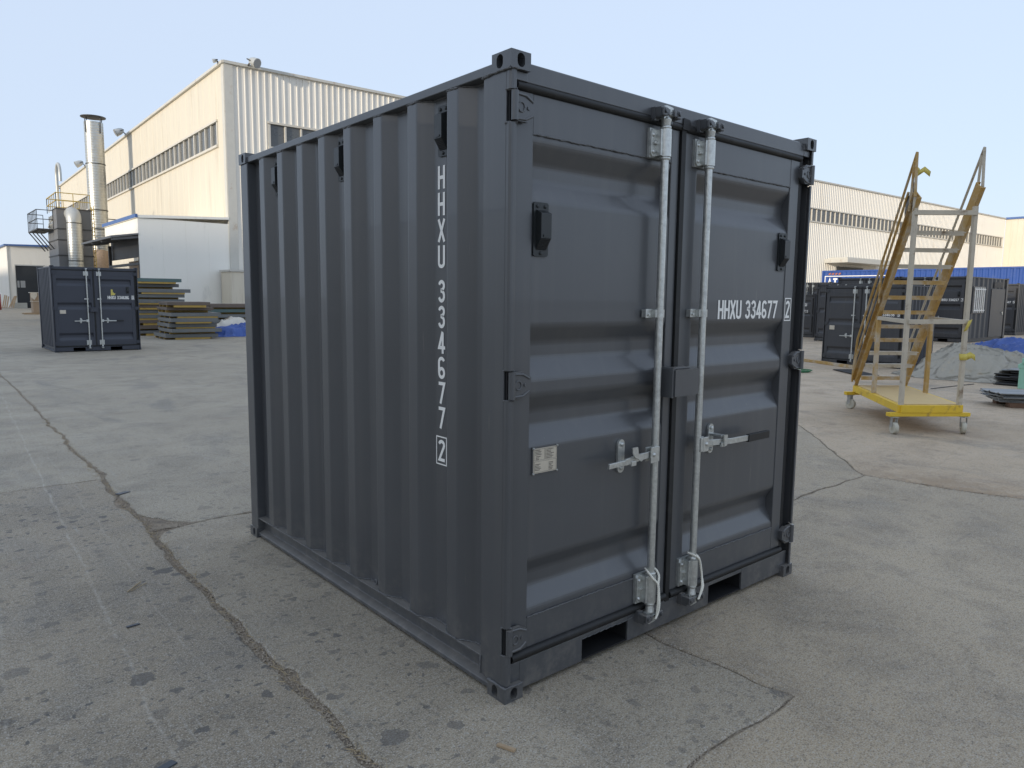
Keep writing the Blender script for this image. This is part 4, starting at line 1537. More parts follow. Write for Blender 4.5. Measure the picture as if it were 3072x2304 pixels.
def railing(pts, h, name, mt, parent, n_mid=2, post_every=0.5, r=0.02):
    mb = MB()
    for i in range(len(pts) - 1):
        a, b = Vector(pts[i]), Vector(pts[i + 1])
        k = max(1, int((b - a).length / post_every))
        for j in range(k + 1):
            p = a.lerp(b, j / k)
            mb.bar(p, p + Vector((0, 0, h)), r, r)
        for q in range(n_mid):
            z = h * (q + 1) / n_mid
            mb.bar(a + Vector((0, 0, z)), b + Vector((0, 0, z)), r * 1.3, r * 1.3)
    return mb.build(name, mt, parent)


railing([(1.55, 0.03, 5.78), (0.02, 0.03, 5.78), (0.02, 2.9, 5.72), (1.55, 2.9, 5.72)], 0.78, 'top_railing', 'rail_yellow', dc, 2, 0.55, 0.03)
m = MB()
m.box(-0.75, -0.002, 1.0, 4.2, 4.72, 4.78)
for y in (1.1, 2.1, 3.1, 4.1):
    m.bar((-0.72, y, 4.72), (-0.02, y, 3.75), 0.05, 0.05)
m.build('catwalk', 'dark_steel', dc)
railing([(-0.02, 1.02, 4.78), (-0.73, 1.02, 4.78), (-0.73, 4.18, 4.78), (-0.02, 4.18, 4.78)], 0.95, 'catwalk_railing', 'dark_steel', dc, 2, 0.45, 0.028)
m = MB()
for i in range(26):
    z = 0.3 + i * 0.22
    m.bar((1.66, -0.1, z), (1.66, 0.35, z), 0.03, 0.03)
m.bar((1.66, -0.1, 0.1), (1.66, -0.1, 6.0), 0.04, 0.04)
m.bar((1.66, 0.35, 0.1), (1.66, 0.35, 6.0), 0.04, 0.04)
m.build('ladder', 'rail_yellow', dc)


def duct(mb, path, r, rings, n=20):
    """spiral-seam duct: tube with small raised ribs"""
    P_, R_ = [], []
    for i in range(len(path) - 1):
        a, b = Vector(path[i]), Vector(path[i + 1])
        k = max(1, int((b - a).length / rings))
        for j in range(k):
            for t, rr in ((0.0, 1.0), (0.36, 1.0), (0.5, 1.014), (0.64, 1.0)):
                P_.append(a.lerp(b, (j + t) / k))
                R_.append(r * rr)
    P_.append(Vector(path[-1]))
    R_.append(r)
    mb.tube(P_, r, n, True, R_)


d2 = thing('elbow_duct', 'shiny ribbed duct with a round elbow running up the dust collector', 'duct', (5.76, 41.55, 0))
m = MB()
duct(m, [(0, 0, 0.1), (0, 0, 5.15)], 0.345, 0.14)
m.build('pipe', 'galv_duct', d2)
m = MB()
m.tube([(0, 0, 5.15)] + [(0, 0.36 - 0.36 * math.cos(a), 5.2 + 0.32 * math.sin(a)) for a in [k * math.pi / 12 for k in range(0, 7)]] + [(0, 0.449, 5.52)], 0.35, 20)
m.build('elbow', 'lamp_body', d2)
m = MB()
for z in (1.2, 3.1, 5.0):
    m.tube([(0, 0, z), (0, 0, z + 0.04)], 0.365, 20)
m.build('band', 'dark_steel', d2)

ch = thing('chimney_duct', 'tall ribbed metal chimney duct with a flat rain cap', 'chimney', (8.02, 47.3, 0))
m = MB()
duct(m, [(0, 0, 3.75), (0, 0, 11.35)], 0.50, 0.15)
m.build('stack', 'galv_duct', ch)
m = MB()
duct(m, [(-1.1, -2.6, 0.3), (-0.08, -0.25, 3.55), (0, 0, 3.8)], 0.52, 0.2)
m.build('lower_elbow', 'rust_duct', ch)
m = MB()
for z in (5.2, 6.3, 8.95):
    m.tube([(0, 0, z), (0, 0, z + 0.05)], 0.53, 20)
m.bar((-0.6, 0, 5.9), (1.55, 0, 5.85), 0.05, 0.05)
m.build('band', 'dark_steel', ch)
m = MB()
m.tube([(0, 0, 11.62), (0, 0, 11.66), (0, 0, 11.76)], 0.6, 20, True, [0.66, 0.67, 0.08])
for k in range(4):
    a = k * math.pi / 2 + 0.5
    m.bar((0.53 * math.cos(a), 0.53 * math.sin(a), 10.7), (0.56 * math.cos(a), 0.56 * math.sin(a), 11.63), 0.035, 0.035)
m.build('rain_cap', 'dark_steel', ch)

# ------------------------------------------------------------------ far workshop on the left
fw = thing('far_workshop', 'small cream workshop with blue roof edge and a dark sliding door', 'workshop', (6.95, 82.0, 0))
m = MB()
for x0, x1, z0, z1 in ((0, 0.55, 0, 5.9), (0.55, 2.85, 4.05, 5.9), (2.85, 9, 0, 5.9)):
    m.box(x0, x1, 0, 0.2, z0, z1)
m.box(0, 0.2, 0.2, 12, 0, 5.9)
m.build('wall', 'cladding', fw)
m = MB()
m.prism([(-0.25, 5.86), (-0.25, 6.0), (9.2, 6.2), (9.2, 5.95)], 'y', -0.25, 12.3)
m.build('roof', 'trim_blue', fw)
m = MB()
m.box(0.552, 2.848, 0.10, 0.16, 0.0, 4.04)
dr = m.build('door', 'door_dark', fw)
for x0, x1 in ((0.64, 0.82), (0.90, 1.28)):
    MB().box(x0, x1, 0.07, 0.098, 1.95, 2.60).build('pane', 'lamp_glass', dr)
m = MB()
m.box(-0.03, 0.08, -0.04, 0.1, 0, 5.85)
m.box(0.50, 2.95, -0.05, -0.003, 4.05, 4.14)
m.box(0.50, 0.56, -0.02, 0.0, 0, 4.05)
m.build('trim', 'lamp_body', fw)
tag(MB().box(7.0, 8.15, 81.0, 81.9, 0, 0.5).build('concrete_block', 'block'), 'pale concrete block at the foot of the small workshop corner', 'block')

# far workshop at the right end of the hall, in the sun
rw = thing('sunlit_workshop', 'cream hall end lit by the sun at the far right of the yard', 'hall', (96.3, 26.05, 0))
m = MB()
clad(m, Vector((0, -1, 0)), Vector((-1, 0, 0)), 40, 0, 11.0, 0.6, 0.05, 0.02)
m.add([(0, -40, 0), (40, -40, 0), (40, -40, 11), (0, -40, 11)], [(0, 1, 2, 3)])
m.build('wall', 'cladding_warm', rw)
MB().box(-0.2, 40, -40.2, 0.0, 11.0, 11.22).build('roof', 'trim_blue', rw)

# unseen workshops added left of the yard to shade it from the low sun
for nm, lb, y0_, ln, hh in (('near_workshop', 'tall cream workshop on the left side of the yard, unseen, there to shade it', -90.0, 102.0, 15.8),
                            ('low_workshop', 'lower cream workshop beyond the tall one, unseen, there to shade the hall foot', 13.0, 110.0, 12.9)):
    lw = thing(nm, lb, 'workshop', (-60.0, y0_, 0))
    m = MB()
    clad(m, Vector((0, 1, 0)), Vector((1, 0, 0)), ln, 0, hh, 0.6, 0.05, 0.02)
    for a, b in (((0, 0), (-18, 0)), ((-18, 0), (-18, ln)), ((-18, ln), (0, ln))):
        m.add([(a[0], a[1], 0), (b[0], b[1], 0), (b[0], b[1], hh), (a[0], a[1], hh)], [(0, 1, 2, 3)])
    m.build('wall', 'cladding', lw)
    MB().box(-18.2, 0.2, -0.2, ln + 0.2, hh, hh + 0.2).build('roof', 'trim_blue', lw)


# ------------------------------------------------------------------ containers
main, main_doors = make_container('shipping_container', 'large anthracite mini shipping container numbered HHXU 334677 2 in the foreground', None,
                                  TROUGHS_MAIN, 'paint', True, side_text='HHXU 334677 [2', front_text='HHXU 334677[2')
BGG = 'smaller anthracite containers standing about the yard'


def place(root, x, y, rz, w, l, h):
    root.location = (x, y, 0)
    root.rotation_euler = (0, 0, rz)
    root.scale = (w / CW, l / CL, h / CH)


def doors_of(root):
    return [c for c in root.children if c.name.split('.')[0] == 'door']


bgc, bg_doors = make_container('shipping_container', 'anthracite container numbered HHXU 334686 0 alone on the left of the yard', BGG, TROUGHS_BG, 'paint_bg', False)
proto_free = copy_tree(bgc)          # plain copy kept as source for the others
place(bgc, 1.372, 18.968, 0, 1.95, 2.10, 2.13)
front_lettering(bg_doors[1], 'HHXU 334686[0', z0=1.40)
yl = MB()
yl.add([(1.345, 0.0322, 1.50), (1.385, 0.0322, 1.505), (1.395, 0.0322, 1.655), (1.350, 0.0322, 1.665)], [(0, 1, 2, 3)])
yl.add([(1.386, 0.0322, 1.505), (1.44, 0.0322, 1.51), (1.456, 0.0322, 1.56), (1.42, 0.0322, 1.555), (1.405, 0.0322, 1.59), (1.391, 0.0322, 1.59)], [(0, 1, 2, 3, 4, 5)])
yl.build('yellow_mark', 'decal_yellow', bg_doors[1])
MB().box(0.165, 0.300, 0.027, 0.0335, 1.01, 1.105).build('data_plate', 'plate', bg_doors[0], 0.004)
make_vent(bg_doors[1], 1.71, 1.55, 'F', 0.0335, False)


def right_container(x, y, rz, w, l, h, label, text, first=False):
    c = proto_free if first else copy_tree(proto_free_src)
    c['label'] = label
    place(c, x, y, rz, w, l, h)
    d = doors_of(c)
    if text:
        front_lettering(d[1], text, z0=1.40)
    return c, d


proto_free_src = bgc
R90 = -math.pi / 2
# take copies before lettering: strip marks that were added to the first one
STRIP = ('lettering', 'yellow_mark', 'check_digit', 'data_plate', 'vent', 'vent_hood', 'vent_grille')


def plain_copy():
    r = copy_tree(bgc)
    for d in doors_of(r):
        for ch in list(d.children):
            if ch.name.split('.')[0] in STRIP:
                bpy.data.objects.remove(ch, do_unlink=True)
    return r


def put(src, x, y, rz, w, l, h, label, text):
    src['label'] = label
    place(src, x, y, rz, w, l, h)
    d = doors_of(src)
    if text:
        front_lettering(d[1], text, z0=1.40)
    return src, d


c1, d1 = put(proto_free, 15.25, 6.50, -math.pi / 2 - 0.05, 1.85, 1.55, 1.85, 'low anthracite container with check digit 3 right behind the yellow stair', 'HHXU 334698[3')
MB().box(0.165, 0.300, 0.027, 0.0335, 0.98, 1.10).build('data_plate', 'plate', d1[0], 0.004)
c2, d2_ = put(plain_copy(), 28.45, 12.55, R90, 2.40, 2.44, 2.45, 'anthracite container mostly hidden behind the low one, only its top edge showing', None)
c2b, d2b = put(plain_copy(), 28.25, 10.05, R90, 2.40, 4.6, 2.45, 'anthracite container numbered HHXU 334657 7 with barred window and door in its side', 'HHXU 334657[7')
make_vent(d2b[1], 1.73, 1.55, 'F', 0.0335, False)
c3, d3 = put(plain_copy(), 37.6, 10.95, R90, 2.40, 2.44, 2.38, 'anthracite container numbered ending 4687 5 at the right edge of the picture', 'HHXU 334687[5')
c4, d4 = put(plain_copy(), 26.6, 14.55, R90, 2.0, 2.1, 1.75, 'low anthracite container numbered 334711 0 beside the main container', None)
for tx, z0, x0 in (('HHXU', 1.62, 1.42), ('334711', 1.28, 1.36)):
    tm = MB()
    word(tm, tx, lambda x, z, lift: (x, 0.0325 - lift, z), 0.15, x0, z0, 0.95)
    tm.build('lettering', 'decal', d4[1])
c5, d5 = put(plain_copy(), 33.5, 17.3, R90, 2.0, 2.1, 2.42, 'anthracite container behind the low one numbered 334711 0', None)
c6, d6 = put(plain_copy(), 24.5, 11.42, R90, 2.0, 2.1, 2.12, 'anthracite container with blue sticker, left of and behind the low one with check digit 3', None)
MB().box(0.50, 0.78, 0.028, 0.0335, 1.35, 1.75).build('sticker', 'blue_box', d6[0])

# window and door in the right side of container c2b (local x = CW side)
sx = CW
m = MB()
m.box(sx - 0.02, sx + 0.006, 0.30, 0.98, 0.98, 1.92)
fr = m.build('side_window', 'paint_bg', c2b, 0.004)
m = MB()
for i in range(6):
    m.box(sx + 0.03, sx + 0.045, 0.36 + i * 0.105, 0.385 + i * 0.105, 1.02, 1.88)
for z in (1.08, 1.80):
    m.box(sx + 0.0455, sx + 0.052, 0.33, 0.94, z, z + 0.03)
m.box(sx + 0.006, sx + 0.0295, 0.36, 0.385, 1.06, 1.12)
m.build('window_bars', 'decal', fr)
MB().box(sx + 0.0065, sx + 0.010, 0.34, 0.93, 1.02, 1.88).build('pane', 'glass', fr)
m = MB()
m.box(sx - 0.02, sx + 0.010, 1.38, 2.22, 0.13, 1.86)
sd = m.build('side_door', 'paint_bg', c2b, 0.004)
m = MB()
m.box(sx + 0.0105, sx + 0.03, 2.10, 2.14, 0.92, 1.04)
m.bar((sx + 0.035, 2.12, 1.0), (sx + 0.035, 2.02, 1.0), 0.02, 0.02)
m.build('door_handle', 'zinc', sd)
m = MB()
for i in range(9):
    m.box(sx + 0.001, sx + 0.012, 1.52 + i * 0.065, 1.555 + i * 0.065, 1.90, 2.10)
m.build('side_louvre', 'paint_bg', c2b)

def repaint(o, frm, to):
    if o.type == 'MESH' and o.material_slots and o.material_slots[0].material == M(frm):
        o.material_slots[0].link = 'OBJECT'
        o.material_slots[0].material = M(to)
    for ch in o.children:
        repaint(ch, frm, to)


repaint(bgc, 'paint_bg', 'paint_navy')


# ropes tied to the bar ends
def twist(pts, r, mb):
    for ph in (0, 2 * math.pi / 3, 4 * math.pi / 3):
        P2 = []
        L = 0
        for i in range(len(pts)):
            p = Vector(pts[i])
            if i:
                L += (p - Vector(pts[i - 1])).length
            t = (Vector(pts[min(i + 1, len(pts) - 1)]) - Vector(pts[max(0, i - 1)])).normalized()
            u = t.cross(Vector((0.3, 1, 0.2))).normalized()
            w_ = t.cross(u)
            a = L / 0.014 * 2 * math.pi / 2 + ph
            P2.append(p + (u * math.cos(a) + w_ * math.sin(a)) * r * 0.55)
        mb.tube(P2, r * 0.62, 6)


def smooth_path(ctrl, n=14):
    out = []
    C = [Vector(c) for c in ctrl]
    for i in range(len(C) - 1):
        p0, p1, p2, p3 = C[max(0, i - 1)], C[i], C[i + 1], C[min(len(C) - 1, i + 2)]
        for k in range(n):
            t = k / n
            out.append(0.5 * ((2 * p1) + (p2 - p0) * t + (2 * p0 - 5 * p1 + 4 * p2 - p3) * t * t + (3 * p1 - p0 - 3 * p2 + p3) * t ** 3))
    out.append(C[-1])
    return out


m = MB()
rx, ry = 0.7905, -0.012
lp = [(rx - 0.012, ry + 0.020, 0.322), (rx - 0.024, ry - 0.004, 0.318), (rx - 0.018, ry - 0.026, 0.295), (rx + 0.006, ry - 0.036, 0.262), (rx + 0.010, ry - 0.036, 0.2), (rx + 0.010, ry - 0.034, 0.15), (rx + 0.004, ry - 0.034, 0.115)]
twist(smooth_path(lp), 0.0042, m)
lp = [(rx + 0.012, ry + 0.020, 0.322), (rx + 0.026, ry - 0.004, 0.318), (rx + 0.026, ry - 0.024, 0.295), (rx + 0.012, ry - 0.034, 0.262), (rx + 0.015, ry - 0.039, 0.2), (rx + 0.012, ry - 0.040, 0.15), (rx - 0.004, ry - 0.036, 0.115)]
twist(smooth_path(lp), 0.0042, m)
tag(m.build('rope', 'rope'), 'white twisted rope looped straight down the foot of the left locking bar', 'rope', 'ropes on the locking bars')
m = MB()
rx = 1.087
lp = [(rx - 0.022, ry + 0.012, 0.330), (rx - 0.012, ry - 0.022, 0.322), (rx + 0.014, ry - 0.026, 0.300), (rx + 0.034, ry - 0.022, 0.262), (rx + 0.042, ry - 0.024, 0.21), (rx + 0.036, ry - 0.030, 0.165), (rx + 0.012, ry - 0.034, 0.12)]
twist(smooth_path(lp), 0.0042, m)
lp = [(rx + 0.018, ry + 0.014, 0.325), (rx + 0.030, ry - 0.012, 0.300), (rx + 0.040, ry - 0.016, 0.262), (rx + 0.048, ry - 0.020, 0.21), (rx + 0.042, ry - 0.032, 0.165), (rx + 0.006, ry - 0.034, 0.118)]
twist(smooth_path(lp), 0.0042, m)
tag(m.build('rope', 'rope'), 'white twisted rope slung in a curve beside the right locking bar foot', 'rope', 'ropes on the locking bars')

# ------------------------------------------------------------------ rolling stair
SA, SB, SC = Vector((6.89, 1.40, 0)), Vector((7.46, 0.98, 0)), Vector((8.40, 2.59, 0))
EW, ED = SB - SA, SC - SA
UW, UD = EW.normalized(), ED.normalized()
UZ = Vector((0, 0, 1))


def SP(w, d, z):
    p = EW * w + ED * d
    return Vector((p.x, p.y, z))


st = thing('rolling_stair', 'yellow rolling stair on castors with worn grey handrails', 'stair', SA)
m = MB()
for a, b in ((SP(0, 0, .277), SP(1, 0, .277)), (SP(0, 1, .277), SP(1, 1, .277)), (SP(0, 0, .277), SP(0, 1, .277)), (SP(1, 0, .277), SP(1, 1, .277)), (SP(0.5, 0, .272), SP(0.5, 1, .272))):
    m.bar(a, b, 0.05, 0.084)
m.build('base_frame', 'stair_yellow', st, 0.003)
m = MB()
q = [SP(0.04, 0.02, 0), SP(0.96, 0.02, 0), SP(0.96, 0.98, 0), SP(0.04, 0.98, 0)]
V = [(p.x, p.y, 0.318) for p in q] + [(p.x, p.y, 0.326) for p in q]
m.add(V, [(0, 3, 2, 1), (4, 5, 6, 7), (0, 1, 5, 4), (1, 2, 6, 5), (2, 3, 7, 6), (3, 0, 4, 7)])
m.build('deck', 'stair_deck', st)
for d in (0.01, 0.99):
    m = MB()
    m.bar(SP(-0.19, d, .213), SP(1.15, d, .213), 0.07, 0.042)
    m.build('outrigger', 'stair_yellow', st, 0.003)
for w, d, an in ((-0.1, 0.0, 0.9), (1.06, 0.0, 0.5), (-0.1, 1.0, 1.4), (1.06, 1.0, 0.2)):
    c = SP(w, d, 0)
    dirv = Vector((math.cos(an), math.sin(an), 0))
    sd_ = Vector((-dirv.y, dirv.x, 0))
    hub = c + dirv * -0.03 + Vector((0, 0, 0.066))
    m = MB()
    m.obox(c + Vector((0, 0, 0.187)), dirv, sd_, UZ, 0.05, 0.04, 0.004)
    for k in (-1, 1):
        m.obox(c + dirv * -0.015 + sd_ * 0.030 * k + Vector((0, 0, 0.125)), dirv, sd_, UZ, 0.022, 0.003, 0.060)
    cs = m.build('castor', 'zinc_worn', st)
    m = MB()
    m.tube([hub - sd_ * 0.024, hub - sd_ * 0.02, hub + sd_ * 0.02, hub + sd_ * 0.024], 0.066, 20, True, [0.06, 0.066, 0.066, 0.06])
    m.cyl(hub - sd_ * 0.036, hub + sd_ * 0.036, 0.012, 10)
    m.build('wheel', 'wheel', cs)
ZB, ZT = 0.33, 2.62
for w, zt, mt in ((0.03, 2.60, 'stair_worn'), (0.97, 2.72, 'stair_worn')):
    m = MB()
    a, b = SP(w, 1.02, ZB + 0.02), SP(w, -0.02, zt)
    dr_ = (b - a).normalized()
    up_ = UW.cross(dr_).normalized()
    m.bar(a, b, 0.012, 0.115, up=up_)
    sg = 1 if w < 0.5 else -1
    for k in (-1, 1):
        m.bar(a + up_ * 0.054 * k - UW * 0.02 * sg, b + up_ * 0.054 * k - UW * 0.02 * sg, 0.05, 0.008, up=up_)
    m.build('stringer', mt, st, 0.002)
for k in range(11):
    z = 0.45 + 0.179 * k
    d = 1.0 - (z - ZB) / (ZT - ZB)
    m = MB()
    a, b = SP(0.045, d, z), SP(0.955, d, z)
    m.bar(a, b, 0.17, 0.012)
    m.bar(a - UD * 0.082 - Vector((0, 0, 0.012)), b - UD * 0.082 - Vector((0, 0, 0.012)), 0.008, 0.048)
    m.build('tread', 'stair_grey' if k > 7 or k in (1, 2) else 'stair_worn', st)
m = MB().bar(SP(0, 0.0, 2.42), SP(1, 0.0, 2.43), 0.04, 0.05)
m.build('top_bar', 'stair_grey', st, 0.002)
for w, zt in ((0.02, 2.60), (0.98, 2.50)):
    MB().bar(SP(w, 0.012, 0.30), SP(w, 0.012, zt), 0.045, 0.045, up=UW).build('front_post', 'stair_grey', st, 0.004)
for w in (0.02, 0.98):
    MB().bar(SP(w, 0.56, 0.32), SP(w, 0.56, 1.24), 0.045, 0.045, up=UW).build('mid_post', 'stair_worn', st, 0.003)
m = MB()
m.bar(SP(0.02, 0.57, 1.26), SP(0.02, 0.0, 1.245), 0.045, 0.045)
m.bar(SP(0.98, 0.57, 1.26), SP(0.98, 0.0, 1.245), 0.045, 0.045)
m.bar(SP(0.02, 0.0, 1.245), SP(1.0, 0.0, 1.25), 0.045, 0.05)
m.build('guard_rail', 'stair_grey', st, 0.003)
def zs(d):
    return 0.35 + (1.02 - d) / 1.04 * 2.27


for w, pk in ((-0.03, 3.05), (1.03, 3.12)):
    m = MB()
    r = 0.0145
    pt = SP(w, 0.0, pk)
    bot = SP(w, 0.97, zs(0.97) + 0.50)
    m.tube([pt, pt.lerp(bot, 0.5), bot, SP(w, 1.035, 0.52), SP(w, 1.04, 0.36)], r, 8)
    m.tube([SP(w, 0.10, zs(0.10) + 0.30), SP(w, 0.98, zs(0.98) + 0.26), SP(w, 1.03, 0.45)], r, 8)
    m.tube([pt, SP(w, -0.02, 2.58 if w < 0 else 2.64)], r * 1.1, 8)
    m.tube([SP(w, 0.03, pk - 0.06), SP(w, 0.06, zs(0.06))], r, 8)
    m.tube([SP(w, 0.52, zs(0.52) + 0.52), SP(w, 0.52, zs(0.52))], r, 8)
    m.build('handrail', 'stair_grey' if w > 0.5 else 'stair_worn', st)


def ribbon(name, pts, wid, m, label, cat, grp=None):
    mb = MB()
    V = []
    for (p, u) in pts:
        p = Vector(p)
        u = Vector(u).normalized() * wid / 2
        V += [p - u, p + u]
    mb.add(V, [(2 * i, 2 * i + 1, 2 * i + 3, 2 * i + 2) for i in range(len(pts) - 1)], True)
    o = mb.build(name, m)
    md = o.modifiers.new('t', 'SOLIDIFY')
    md.thickness = 0.003
    return tag(o, label, cat, grp)


pp = SA + SP(0.98, 0.012, 0.86)
ring = [(pp + (UW * math.cos(a) + UD * math.sin(a)) * 0.040, (0.1 * math.sin(2 * a), 0.1, 1)) for a in [k * math.pi / 5 for k in range(11)]]
ring += [(pp + UW * 0.09 + Vector((0, 0, 0.02)), (0, 0.3, 1)), (pp + UW * 0.13 + UD * -0.03 + Vector((0, 0, -0.01)), (0.3, 0.2, 1))]
ribbon('caution_tape', ring, 0.07, 'tape', 'yellow tape knotted low round the right front post of the stair', 'tape', 'tapes on the stair')
pp = SA + SP(0.0, 0.012, 2.86)
ring = [(pp + UW * 0.03 * math.cos(a * 2) + Vector((0, 0, 0.05 * math.sin(a))) + UD * 0.05 * math.sin(a), (0.4, 0.2, 1)) for a in [k * math.pi / 4 for k in range(7)]]
ring += [(pp + UW * 0.08 + Vector((0, 0, 0.02)), (0.2, 0, 1)), (pp + UW * 0.15 + Vector((0, 0, -0.03)), (0.4, 0, 1))]
ribbon('caution_tape', ring, 0.06, 'tape', 'pale yellow rag of tape fluttering at the top of the left handrail', 'tape', 'tapes on the stair')
pp = SA + SP(0.985, 0.0, 1.22)
rg2 = [(pp + UD * -0.036 + UW * 0.02 + Vector((0, 0, 0.05)), (1, -0.6, 0.4)), (pp + UD * -0.04 + Vector((0, 0, 0.0)), (1, -0.6, 0.4)), (pp + UD * -0.036 - UW * 0.03 + Vector((0, 0, -0.07)), (1, -0.6, 0.5))]
ribbon('caution_tape', rg2, 0.05, 'tape', 'striped tape at the guard rail corner of the stair', 'tape', 'tapes on the stair')
m = MB()
pa = SA + SP(0.02, 0.03, 2.80)
cl = []
for i in range(9):
    t = i / 8
    c = (SA + SP(0.0, 0.02 + 0.20 * t, 2.78 - 0.52 * t))
    wv = 0.05 * math.sin(math.pi * min(1, t * 1.2 + 0.1))
    cl.append((c + UW * 0.012 * math.sin(t * 9), UD * 1 + Vector((0, 0, 0.5)), wv))
V = []
for c, u, wv in cl:
    u = u.normalized() * wv
    V += [c - u, c + u]
m.add(V, [(2 * i, 2 * i + 1, 2 * i + 3, 2 * i + 2) for i in range(8)], True)
o = m.build('rag', 'collector')
md = o.modifiers.new('t', 'SOLIDIFY')
md.thickness = 0.006
tag(o, 'dark grey rag hanging in the upper left handrail of the stair', 'rag')

# ------------------------------------------------------------------ stacks of wall panels on the left
ORD = ['topmost', 'second', 'third', 'fourth', 'fifth', 'sixth', 'seventh', 'eighth', 'ninth', 'tenth', 'eleventh', 'twelfth', 'lowest']


def panel_stack(x0, y0, w, l, n, pitch, rz, where, seed):
    rn = random.Random(seed)
    for k in range(n):
        z = k * pitch
        idx = n - 1 - k
        lab = ('topmost panel' if idx == 0 else ('lowest panel' if k == 0 else ORD[idx] + ' panel from the top')) + ' of the ' + where
        t = thing('wall_panel', lab, 'panel', (x0 + rn.uniform(-.12, .12), y0 + rn.uniform(-.14, .10), z), rz + rn.uniform(-.045, .045), 'stacked steel wall panels')
        g = pitch * rn.uniform(0.28, 0.46)
        mt = rn.choice(('panel_green', 'panel_grey', 'panel_grey', 'panel_brown', 'panel_brown', 'panel_grey'))
        ww = w + rn.uniform(-0.16, 0.18)
        th = pitch - g - 0.002
        # folded sheet: deck with turned-down lip
        m = MB()
        zt = pitch - 0.002
        m.box(0, ww, 0, l, zt - 0.022, zt)
        m.box(0, ww, 0, 0.012, zt - th, zt - 0.0225)
        m.box(0, 0.012, 0.0125, l, zt - th * rn.uniform(0.5, 1), zt - 0.0225)
        m.box(0.0125, ww, 0.05, 0.062, zt - th - 0.0, zt - 0.0225)
        m.box(0.013, ww - 0.05, 0.0625, l - 0.05, zt - th, zt - 0.0225)
        m.build('sheet', mt, t)
        xa = rn.uniform(0.02, 0.3)
        xb = ww * rn.uniform(0.82, 0.98)
        if rn.random() < 0.62:
            MB().box(xa, xb, 0.02, 0.09, 0.0, pitch - th - 0.004).build('spacer', 'panel_yellow', t)
        for yy in (0.35, 1.0, l - 0.15):
            MB().box(0.03, ww * 0.93, yy, yy + 0.07, 0.0, pitch - th - 0.004).build('spacer', 'panel_yellow', t)


panel_stack(5.10, 23.05, 1.45, 1.75, 7, 0.174, -0.06, 'front panel stack beside the blue tarpaulin', 21)
panel_stack(4.75, 26.0, 1.72, 1.9, 11, 0.183, 0.0, 'tall panel stack behind the left container', 22)
panel_stack(7.20, 25.3, 1.75, 1.8, 6, 0.188, -0.05, 'low panel stack at the white shed wall', 23)


# ------------------------------------------------------------------ tarpaulins
def tarp(name, c, ex, ey, rx_, ry_, h, mt, label, seed, nx=90, ny=70, crump=0.10, prof=None, flat=0.55):
    mb = MB()
    ex = Vector((ex[0], ex[1], 0)).normalized()
    ey = Vector((-ex.y, ex.x, 0))
    V = []
    for j in range(ny + 1):
        for i in range(nx + 1):
            u = -1 + 2 * i / nx
            v = -1 + 2 * j / ny
            # square -> disc
            x = u * math.sqrt(max(0, 1 - v * v / 2))
            y = v * math.sqrt(max(0, 1 - u * u / 2))
            r = math.hypot(x, y)
            a = math.atan2(y, x)
            wob = 1 + 0.16 * noise.noise((math.cos(a) * 1.6, math.sin(a) * 1.6, seed)) + 0.06 * noise.noise((math.cos(a) * 6, math.sin(a) * 6, seed))
            X, Y = x * rx_ * wob, y * ry_ * wob
            rr = min(1.0, r / 0.80)
            base = max(0.0, 1 - rr ** 2.8) ** flat
            if r > 0.78:
                base += 0.10 * (1 - (r - 0.78) / 0.22) * (0.6 + 0.8 * noise.noise((math.cos(a) * 3, math.sin(a) * 3, seed + 2)))
                base = max(0.0, base)
            if prof:
                base *= prof(x, y)
            q = (X * 1.3, Y * 1.3, seed * 3.1)
            big = noise.noise(q)
            rid = 1 - abs(noise.noise((X * 1.5 + Y * 1.1 + big, Y * 3.6 - X * 1.2, seed + 4)) * 2)
            rid2 = 1 - abs(noise.noise((X * 5.0 - Y * 2 + rid, Y * 6.5 + X * 2.5, seed + 8)) * 2)
            rid3 = 1 - abs(noise.noise((X * 17 + rid2, Y * 17, seed + 12)) * 2)
            e = min(1.0, (1 - r) * 7)
            z = h * base * (1 + 0.22 * big) + crump * (1.0 * max(0.0, rid) ** 2.5 + 0.10 * max(0.0, rid2) ** 3) * (0.25 + 0.75 * e) * (0.55 + 0.45 * base)
            z = max(0.006, z * (1 if r < 0.999 else 0) + 0.004 + (0.02 * max(0, noise.noise((a * 4, seed, 1))) if r > 0.97 else 0))
            p = Vector(c) + ex * X + ey * Y
            V.append((p.x, p.y, z))
    F = []
    for j in range(ny):
        for i in range(nx):
            k = j * (nx + 1) + i
            F.append((k, k + 1, k + nx + 2, k + nx + 1))
    mb.add(V, F, True)
    o = mb.build(name, mt)
    o.location = (0, 0, 0)
    return tag(o, label, 'tarpaulin', 'tarpaulins in the yard')


